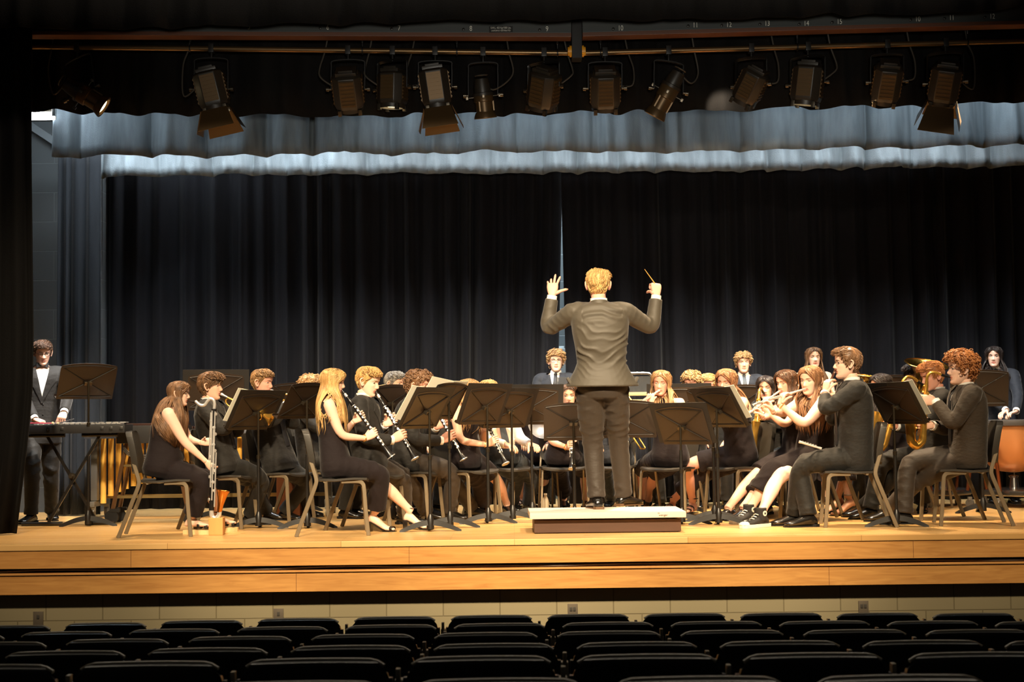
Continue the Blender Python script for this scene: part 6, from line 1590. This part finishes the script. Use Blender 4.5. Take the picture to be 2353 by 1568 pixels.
b = MB(); b.tube(k_([Q(496, 1188), Vector((Q(496, 1188).x, Q(496, 1188).y, .139))]), .008, 8); b.build('peg', M_steel, t)

# ================================================================== mallet bells on an X stand
DBl = 13.08
a = XZ(60, DBl, .86); c = XZ(287, DBl, .86); zc = P(180, 997, DBl).z; L = c.x - a.x; mid = Vector(((a.x + c.x) / 2, DBl + .2, 0))
t = thing('mallet_bells', 'black case of orchestra bells with silver bars, in front of the percussionist at the left', 'bells', Vector((mid.x, mid.y, zc)))
b = MB(); b.box((0, 0, .04), (L, .42, .075)); b.build('case', mat('case_black', (34, 34, 36), .5), t, bevel=.006)
for row, (n, yy, zz, l_) in enumerate(((17, -.07, .086, .19), (12, .10, .096, .16))):
    for i in range(n):
        x = -L / 2 + .05 + (L - .1) * (i + .5) / n
        b = MB(); b.box((x, yy, zz), ((L - .1) / n * .72, l_ * (1 - .35 * i / n), .010)); b.build('bar', M_silver, t, bevel=.001, smooth=False)
for x in (-L / 2 + .2, -L / 2 + .32, L / 2 - .03, L / 2 - .12, L / 2 - .2):
    b = MB(); b.box((x, -.213, .045), (.028, .008, .03)); b.build('latch', M_steel, t, bevel=.002)
t = thing('keyboard_stand', 'black folding X stand under the orchestra bells at the left', 'stand', (mid.x, mid.y, 0))
for dy, (pA, pB), sgn in ((-.06, ((108, 1003), (222, 1203)), 1), (-.1, ((230, 1000), (112, 1205)), -1)):
    A = P(pA[0], pA[1], mid.y + dy) - t.location; Bq = P(pB[0], pB[1], mid.y + dy) - t.location; A.z = zc - .015; Bq.z = .035
    b = MB(); b.tube([A, Bq], .0165, 4, rot=PI / 4, flat=1.0); b.build('leg', M_bmetal, t, smooth=False)
    b = MB(); b.tube([Vector((A.x - .16, A.y, A.z)), Vector((A.x + .16, A.y, A.z))], .017, 10); b.build('top_bar', M_bmetal, t)
    b = MB(); b.tube([Vector((Bq.x - (.24 if sgn < 0 else .1), Bq.y, .02)), Vector((Bq.x + (.12 if sgn < 0 else .15), Bq.y, .02))], .018, 10); b.build('foot_bar', M_bmetal, t)
q = P(167, 1095, mid.y - .09) - t.location; b = MB(); b.lathe([(0, .03), (.03, .03), (.03, .015), (.06, .015)], q, (0, -1, 0), 12); b.build('pivot_knob', M_darksteel, t)
for nm, p0, p1, hc in (('mallet with a pink handle in the right hand of the percussionist', (70, 973), (121, 973), (196, 60, 84)), ('dark mallet in the left hand of the percussionist', (170, 963), (133, 974), (40, 38, 36))):
    A = P(*p0, 13.32); Bq = P(*p1, 13.2); t = thing('mallet', nm, 'mallet', A); b = MB(); b.tube([(0, 0, 0), Bq - A], .0045, 8); b.build('handle', mat('mallet_handle_' + str(hc[0]), hc, .4), t); b = MB(); b.sphere(Bq - A, .013, 12, 8); b.build('head', mat('mallet_head', (206, 160, 110), .5), t)

# ================================================================== marimba behind the left players
DM = 14.35
xa, xb_ = XZ(228, DM, .8).x, XZ(765, DM, .8).x; t = thing('marimba', 'long marimba with golden resonator tubes behind the left players', 'marimba', ((xa + xb_) / 2, DM, 0)); L = xb_ - xa
for i in range(30):
    u = i / 29; x = -L / 2 + .08 + (L - .16) * u; ln = lerp(.62, .16, min(1, u * 1.25) ** .6); r_ = lerp(.028, .02, u)
    b = MB(); b.lathe([(0, r_), (ln, r_), (ln, r_ * .85), (ln * .95, r_ * .85)], (x, -.14, .76), (0, 0, -1), 14); b.build('resonator', M_goldr, t)
    b = MB(); b.box((x, -.16, .855), ((L - .16) / 29 * .84, lerp(.46, .24, u), .022)); b.build('bar', mat('rosewood', (58, 34, 27), .4), t, bevel=.003, smooth=False)
for x, nm in ((-L / 2 + .02, 'end_post'), (L / 2 - .02, 'end_post')):
    b = MB(); b.box((x, -.2, .47), (.06, .10, .60)); b.build(nm, mat('frame_grey', (92, 88, 80), .45, .4), t, bevel=.006)
    for dy in (-.28, .2):
        b = MB(); b.lathe([(-.016, .045), (.016, .045), (.018, .02)], (x, dy, .045), (1, 0, 0), 16); b.box((x, dy, .1), (.05, .03, .06)); b.build('caster', mat('caster_grey', (120, 114, 104), .4, .4), t)
    b = MB(); b.box((x, -.04, .14), (.05, .56, .05)); b.build('end_foot', mat('frame_grey', (92, 88, 80), .45, .4), t, bevel=.005)
b = MB(); b.box((0, -.36, .80), (L + .08, .025, .08)); b.box((0, .22, .80), (L + .08, .025, .08)); b.build('rail', mat('frame_black', (36, 36, 38), .5), t, smooth=False)
b = MB(); b.box((0, -.06, .2), (L, .03, .035)); b.build('stretcher', mat('rail_brass', (150, 128, 80), .4, .5), t, smooth=False)
# small practice xylophone frame (black box end with angled legs) just behind the bass clarinet chair
t = thing('xylophone', 'black-ended xylophone on angled bronze legs and big casters, behind the left chair', 'xylophone', (XZ(330, 13.5, .8).x, 13.5, 0))
b = MB(); b.box((.1, 0, .80), (.62, .3, .16)); b.build('body', mat('case_black', (34, 34, 36), .5), t, bevel=.006)
b = MB(); b.box((.1, -.0, .89), (.60, .26, .02)); b.build('bars', mat('rosewood', (58, 34, 27), .4), t, bevel=.003)
for x, tilt_ in ((-.12, -.16), (.3, .16)):
    for dy in (-.12, .12):
        b = MB(); b.tube([(x, dy, .73), (x + tilt_ * .8, dy, .12)], .022, 4, rot=PI / 4); b.build('leg', mat('leg_bronze', (110, 80, 52), .4, .6), t, smooth=False)
        b = MB(); b.lathe([(-.015, .062), (.015, .062), (.018, .03)], (x + tilt_ * .85, dy, .062), (0, 1, 0), 18); b.box((x + tilt_ * .8 + .02, dy, .12), (.09, .04, .03)); b.build('caster', M_rubber, t)
b = MB(); b.tube([(-.22, -.12, .24), (.42, -.12, .24)], .018, 4, rot=PI / 4); b.tube([(-.16, -.12, .52), (.36, -.12, .52)], .014, 4, rot=PI / 4); b.build('brace_bar', mat('brace_olive', (120, 104, 66), .4, .5), t, smooth=False)
for k in range(3):
    b = MB(); b.tube(spline([(-.14, -.17, .70 - .02 * k), (-.05, -.2, .63 - .015 * k), (.2, -.19, .61 - .02 * k), (.3, -.17, .68)], 5), .006, 6); b.build('cord', M_cord, t)

# brown box 
b = MB(); b.box((0, 0, .2), (.22, .3, .4)); o = b.build('wooden_box', mat('box_brown', (110, 62, 30), .5, var=.1, vscale=4), bevel=.005, smooth=False); o.location = XZ(668, 13.98, .1); o.location.z = 0
tag(o, 'upright brown wooden box on the floor behind the second trumpet player', 'box')

# ================================================================== tuba, euphonium, trombone, horn in the back rows
M_brass = mat('brass_yellow', (224, 176, 84), .2, 1.0)
DT = 13.7
def brass_upright(name, label, bc, bd, base, R, s_, D, m):
    "upright low brass: bc bell-rim centre, bd bell axis (unit, towards the mouth), base: bottom bow point, R bell radius"
    t = thing(name, label, name.replace('_', ' '), base); o = Vector(base)
    L_ = (bc - base).length * .72; d = nrm(bd); b = MB()
    b.lathe([(0, R), (-.006, R * 1.02), (-.012, R * .96), (-.04 * s_, R * .72), (-.10 * s_, R * .47), (-.2 * s_, R * .33), (-L_, R * .22)], bc - o, d, 28, cap=False); bo = b.build('bell', m, t); sm = bo.modifiers.new('t', 'SOLIDIFY'); sm.thickness = .004
    e = bc - d * L_ - o; r1 = R * .23
    sd = nrm(Vector((1, 0, 0)) - d * d.x); pts = spline([e, e - d * (.12 * s_), e - d * (.2 * s_) + sd * (.07 * s_), e - d * (.12 * s_) + sd * (.15 * s_), e + sd * (.16 * s_), e + d * (.25 * s_) + sd * (.15 * s_), e + d * (.34 * s_) + sd * (.09 * s_), e + d * (.28 * s_) + sd * (.03 * s_) - Vector((0, .06, 0)) * s_], 6)
    b = MB(); b.tube(pts, [lerp(r1, r1 * .45, i / (len(pts) - 1)) for i in range(len(pts))], 16); b.build('bow', m, t)
    for k in range(3):
        p = e + sd * ((.03 + .045 * k) * s_) - Vector((0, .075, 0)) * s_
        b = MB(); b.lathe([(-.14 * s_, .02 * s_), (.06 * s_, .02 * s_), (.065 * s_, .012 * s_), (.1 * s_, .006 * s_), (.105 * s_, .014 * s_), (.11 * s_, .014 * s_)], p, d, 12); b.build('valve', M_silver, t)
    for k in range(2):
        q = e + sd * ((.0 + .1 * k) * s_) - Vector((0, .06, 0)) * s_
        b = MB(); b.tube(spline([q + d * (.1 * s_), q - d * (.08 * s_), q - d * (.12 * s_) + sd * (.025 * s_), q - d * (.08 * s_) + sd * (.05 * s_), q + d * (.1 * s_) + sd * (.05 * s_)], 5), .010 * s_, 10); b.build('tuning_slide', m, t)
    b = MB(); b.tube(spline([e + d * (.2 * s_) - Vector((0, .05, 0)), e + d * (.28 * s_) + sd * .04, e + d * (.3 * s_) + sd * .08 + Vector((0, .1, 0))], 5), .008 * s_, 8); b.build('leadpipe', m, t)
    return t
bc = P(2129, 836, DT); base = P(2103, 990, DT)
brass_upright('tuba', 'large gold tuba with upturned bell behind the saxophone player looking down', bc, Vector((.12, -.30, 1)), base, .20, 1.0, DT, M_brass)
a32 = person('person in a dark suit almost hidden behind the piccolo player, holding a euphonium', sit_at(1970, 13.95), P(1958, 880, 13.95), D2R(-30), headpitch=-.15, k=.92, hair=H('short', 'dbrown'), seed=33, voxel=.010)
chair_for(a32, 'black band chair hidden behind the piccolo player')
brass_upright('euphonium', 'gold euphonium bell peeking out behind the neck of the piccolo player', P(1988, 862, 13.75), Vector((.15, -.10, 1)), P(1985, 960, 13.75), .14, .7, 13.7, M_brass)
# silver horn and its hidden player left of the conductor
a31 = person('person in dark skirt hidden behind the wide back stand left of the conductor', sit_at(1225, 14.35, .95), P(1212, 915, 14.35), D2R(5), headpitch=-.1, female=True, k=.9, top='dress', cover=(1.1, 1.1), shoes='sandal', hair=H('long', 'dbrown', length=.2), skin='fair', seed=34, voxel=.010,
       feet=dict(R=(fl(1196, 1168), (-.3, -1, 0)), L=(fl(1245, 1166), (.2, -1, 0))))
chair_for(a31, 'black band chair behind the wide back stand left of the conductor')
q = P(1245, 972, 14.0); t = thing('french_horn', 'silver horn bell showing white between the stands left of the conductor', 'horn', q)
b = MB(); b.lathe([(0, .15), (.004, .152), (.01, .14), (.04, .09), (.09, .05), (.16, .03), (.25, .02)], (0, 0, 0), (.45, .85, .1), 28, cap=False); o = b.build('bell', M_silver, t); sm = o.modifiers.new('t', 'SOLIDIFY'); sm.thickness = .004
b = MB(); b.tube(spline([(.11, .2, .02), (.2, .24, .1), (.25, .2, -.02), (.18, .16, -.12), (.08, .16, -.1), (.06, .18, .05), (.14, .2, .13)], 6), .014, 10); b.build('coil', M_silver, t)
def trombone(label, m0, d, m):
    t = inst('trombone', label, 'trombone', at_matrix(m0, d, UP))
    for x in (-.04, .04): b = MB(); b.tube([(x, -.02, .0), (x, -.02, .6)], .007, 8); b.build('slide_tube', m, t)
    b = MB(); b.tube(spline([(-.04, -.02, .6), (-.03, -.02, .64), (.03, -.02, .64), (.04, -.02, .6)], 4), .007, 8); b.build('slide_bow', m, t)
    b = MB(); b.tube(spline([(.04, -.02, .05), (.06, .04, -.2), (.06, .08, -.27), (.06, .12, -.2), (.06, .12, .1)], 5), .009, 10)
    b.lathe([(.1, .009), (.25, .016), (.34, .03), (.40, .055), (.43, .085), (.435, .088), (.42, .08)], (.06, .12, 0), (0, 0, 1), 24); b.build('bell', m, t)
    b = MB(); b.lathe([(-.05, .013), (-.03, .011), (0, .007)], (-.04, -.02, 0), (0, 0, 1), 12); b.build('mouthpiece', M_silver, t)
    return t
trombone('gold trombone pointing down in front of the seated player behind the conductor', a30['mouth'], nrm(P(1482, 1030, 13.7) - a30['mouth']), M_gold)

# tinted panel on a tan rail behind the conductor
a = P(1273, 908, 14.62); c = P(1502, 905, 14.62); t = thing('acoustic_shield', 'tinted clear panel in a chrome frame with tan rails, behind the conductor', 'screen', Vector(((a.x + c.x) / 2, 14.62, 0))); w = c.x - a.x; z0 = a.z
gl = mat('tinted_acrylic', (70, 72, 74), .08, alpha=.55)
b = MB(); b.box((-.0, 0, z0 + .09), (w - .04, .008, .17)); b.build('panel', gl, t, smooth=False)
b = MB(); b.box((0, -.01, z0 + .0), (w, .04, .035)); b.build('rail', mat('rail_tan', (176, 150, 106), .5), t, bevel=.004)
b = MB(); b.box((0, -.01, z0 - .07), (w, .04, .03)); b.build('rail', mat('rail_tan', (176, 150, 106), .5), t, bevel=.004)
zt_ = P(1480, 858, 14.62).z
b = MB(); b.tube(spline([(w / 2 - .012, 0, z0 - .1), (w / 2 - .012, 0, zt_ - .07), (w / 2 - .025, 0, zt_ - .02), (w / 2 - .07, 0, zt_), (.22, 0, zt_)], 5), .016, 12); b.build('chrome_tube', M_steel, t)
for s_ in (-1, 1):
    b = MB(); b.tube([(s_ * (w / 2 - .05), 0.02, z0), (s_ * (w / 2 - .05), 0.02, .02)], .014, 8); b.build('leg', M_bmetal, t)
    b = MB(); b.box((s_ * (w / 2 - .05), 0.02, .015), (.04, .4, .03)); b.build('foot', M_bmetal, t, bevel=.004)

# ================================================================== timpani
def timpano(px, D, r, label):
    loc = XZ(px, D, .6); loc.z = 0; t = thing('timpani', label, 'timpani', loc); zr = P(px, 966, D).z
    b = MB(); h = zr - P(px, 1086, D).z
    b.lathe([(zr - h, .02), (zr - h + .012, r * .35), (zr - h + .05, r * .62), (zr - h * .72, r * .82), (zr - h * .4, r * .96), (zr - .05, r)], n=36); b.build('bowl', M_copper, t, sharp=60)
    b = MB(); b.lathe([(zr - .05, r), (zr - .05, r * 1.05), (zr - .02, r * 1.06), (zr + .0, r * 1.05), (zr + .006, r * .98), (zr + .007, .01)], n=36); b.build('head', mat('timpani_head', (70, 64, 58), .5), t)
    for k in range(4):
        a = PI / 4 + k * PI / 2; x, y = math.cos(a) * r * 1.06, math.sin(a) * r * 1.06
        b = MB(); b.tube([(x, y, zr - .03), (x * .97, y * .97, zr - h * .6), (x * .78, y * .78, .16)], .016, 8, flat=1.6); b.build('strut', mat('strut_copper', (150, 86, 52), .35, .8), t)
        b = MB(); b.lathe([(-.013, .04), (.013, .04), (.015, .02)], (x * .85, y * .85, .04), (-y, x, 0), 14); b.box((x * .85, y * .85, .085), (.035, .035, .03)); b.build('caster', mat('caster_grey', (120, 114, 104), .4, .4), t)
    b = MB(); b.lathe([(.11, r * .86), (.12, r * .92), (.165, r * .9), (.185, r * .6), (.19, .02)], n=4, o=(0, 0, 0)); b.build('base_plate', M_steel, t, bevel=.01)
    b = MB(); b.lathe([(.18, .05), (.28, .035), (.3, .05), (.31, .02)], (0, 0, 0), n=16); b.tube([(0, -.02, .2), (0, -.02, zr - h + .01)], .008, 8); b.build('pedal_post', M_steel, t)
    return t
timpano(2327, 14.2, .34, 'copper timpani at the right edge, in front of the standing player')
timpano(2166, 14.45, .30, 'second timpani hidden behind the saxophone players, only its chrome base showing')
# water bottle
q = G(1248, 1166); t = thing('water_bottle', 'small clear water bottle standing on the floor left of the podium', 'bottle', (q.x, 13.9, 0))
b = MB(); b.lathe([(0, .028), (.005, .032), (.05, .03), (.06, .032), (.12, .032), (.15, .026), (.175, .013), (.185, .013)], n=18); b.build('body', mat('clear_plastic', (226, 214, 190), .15, alpha=.6), t)
b = MB(); b.lathe([(.185, .015), (.2, .015)], n=14); b.build('cap', mat('cap_white', (236, 236, 232), .5), t)
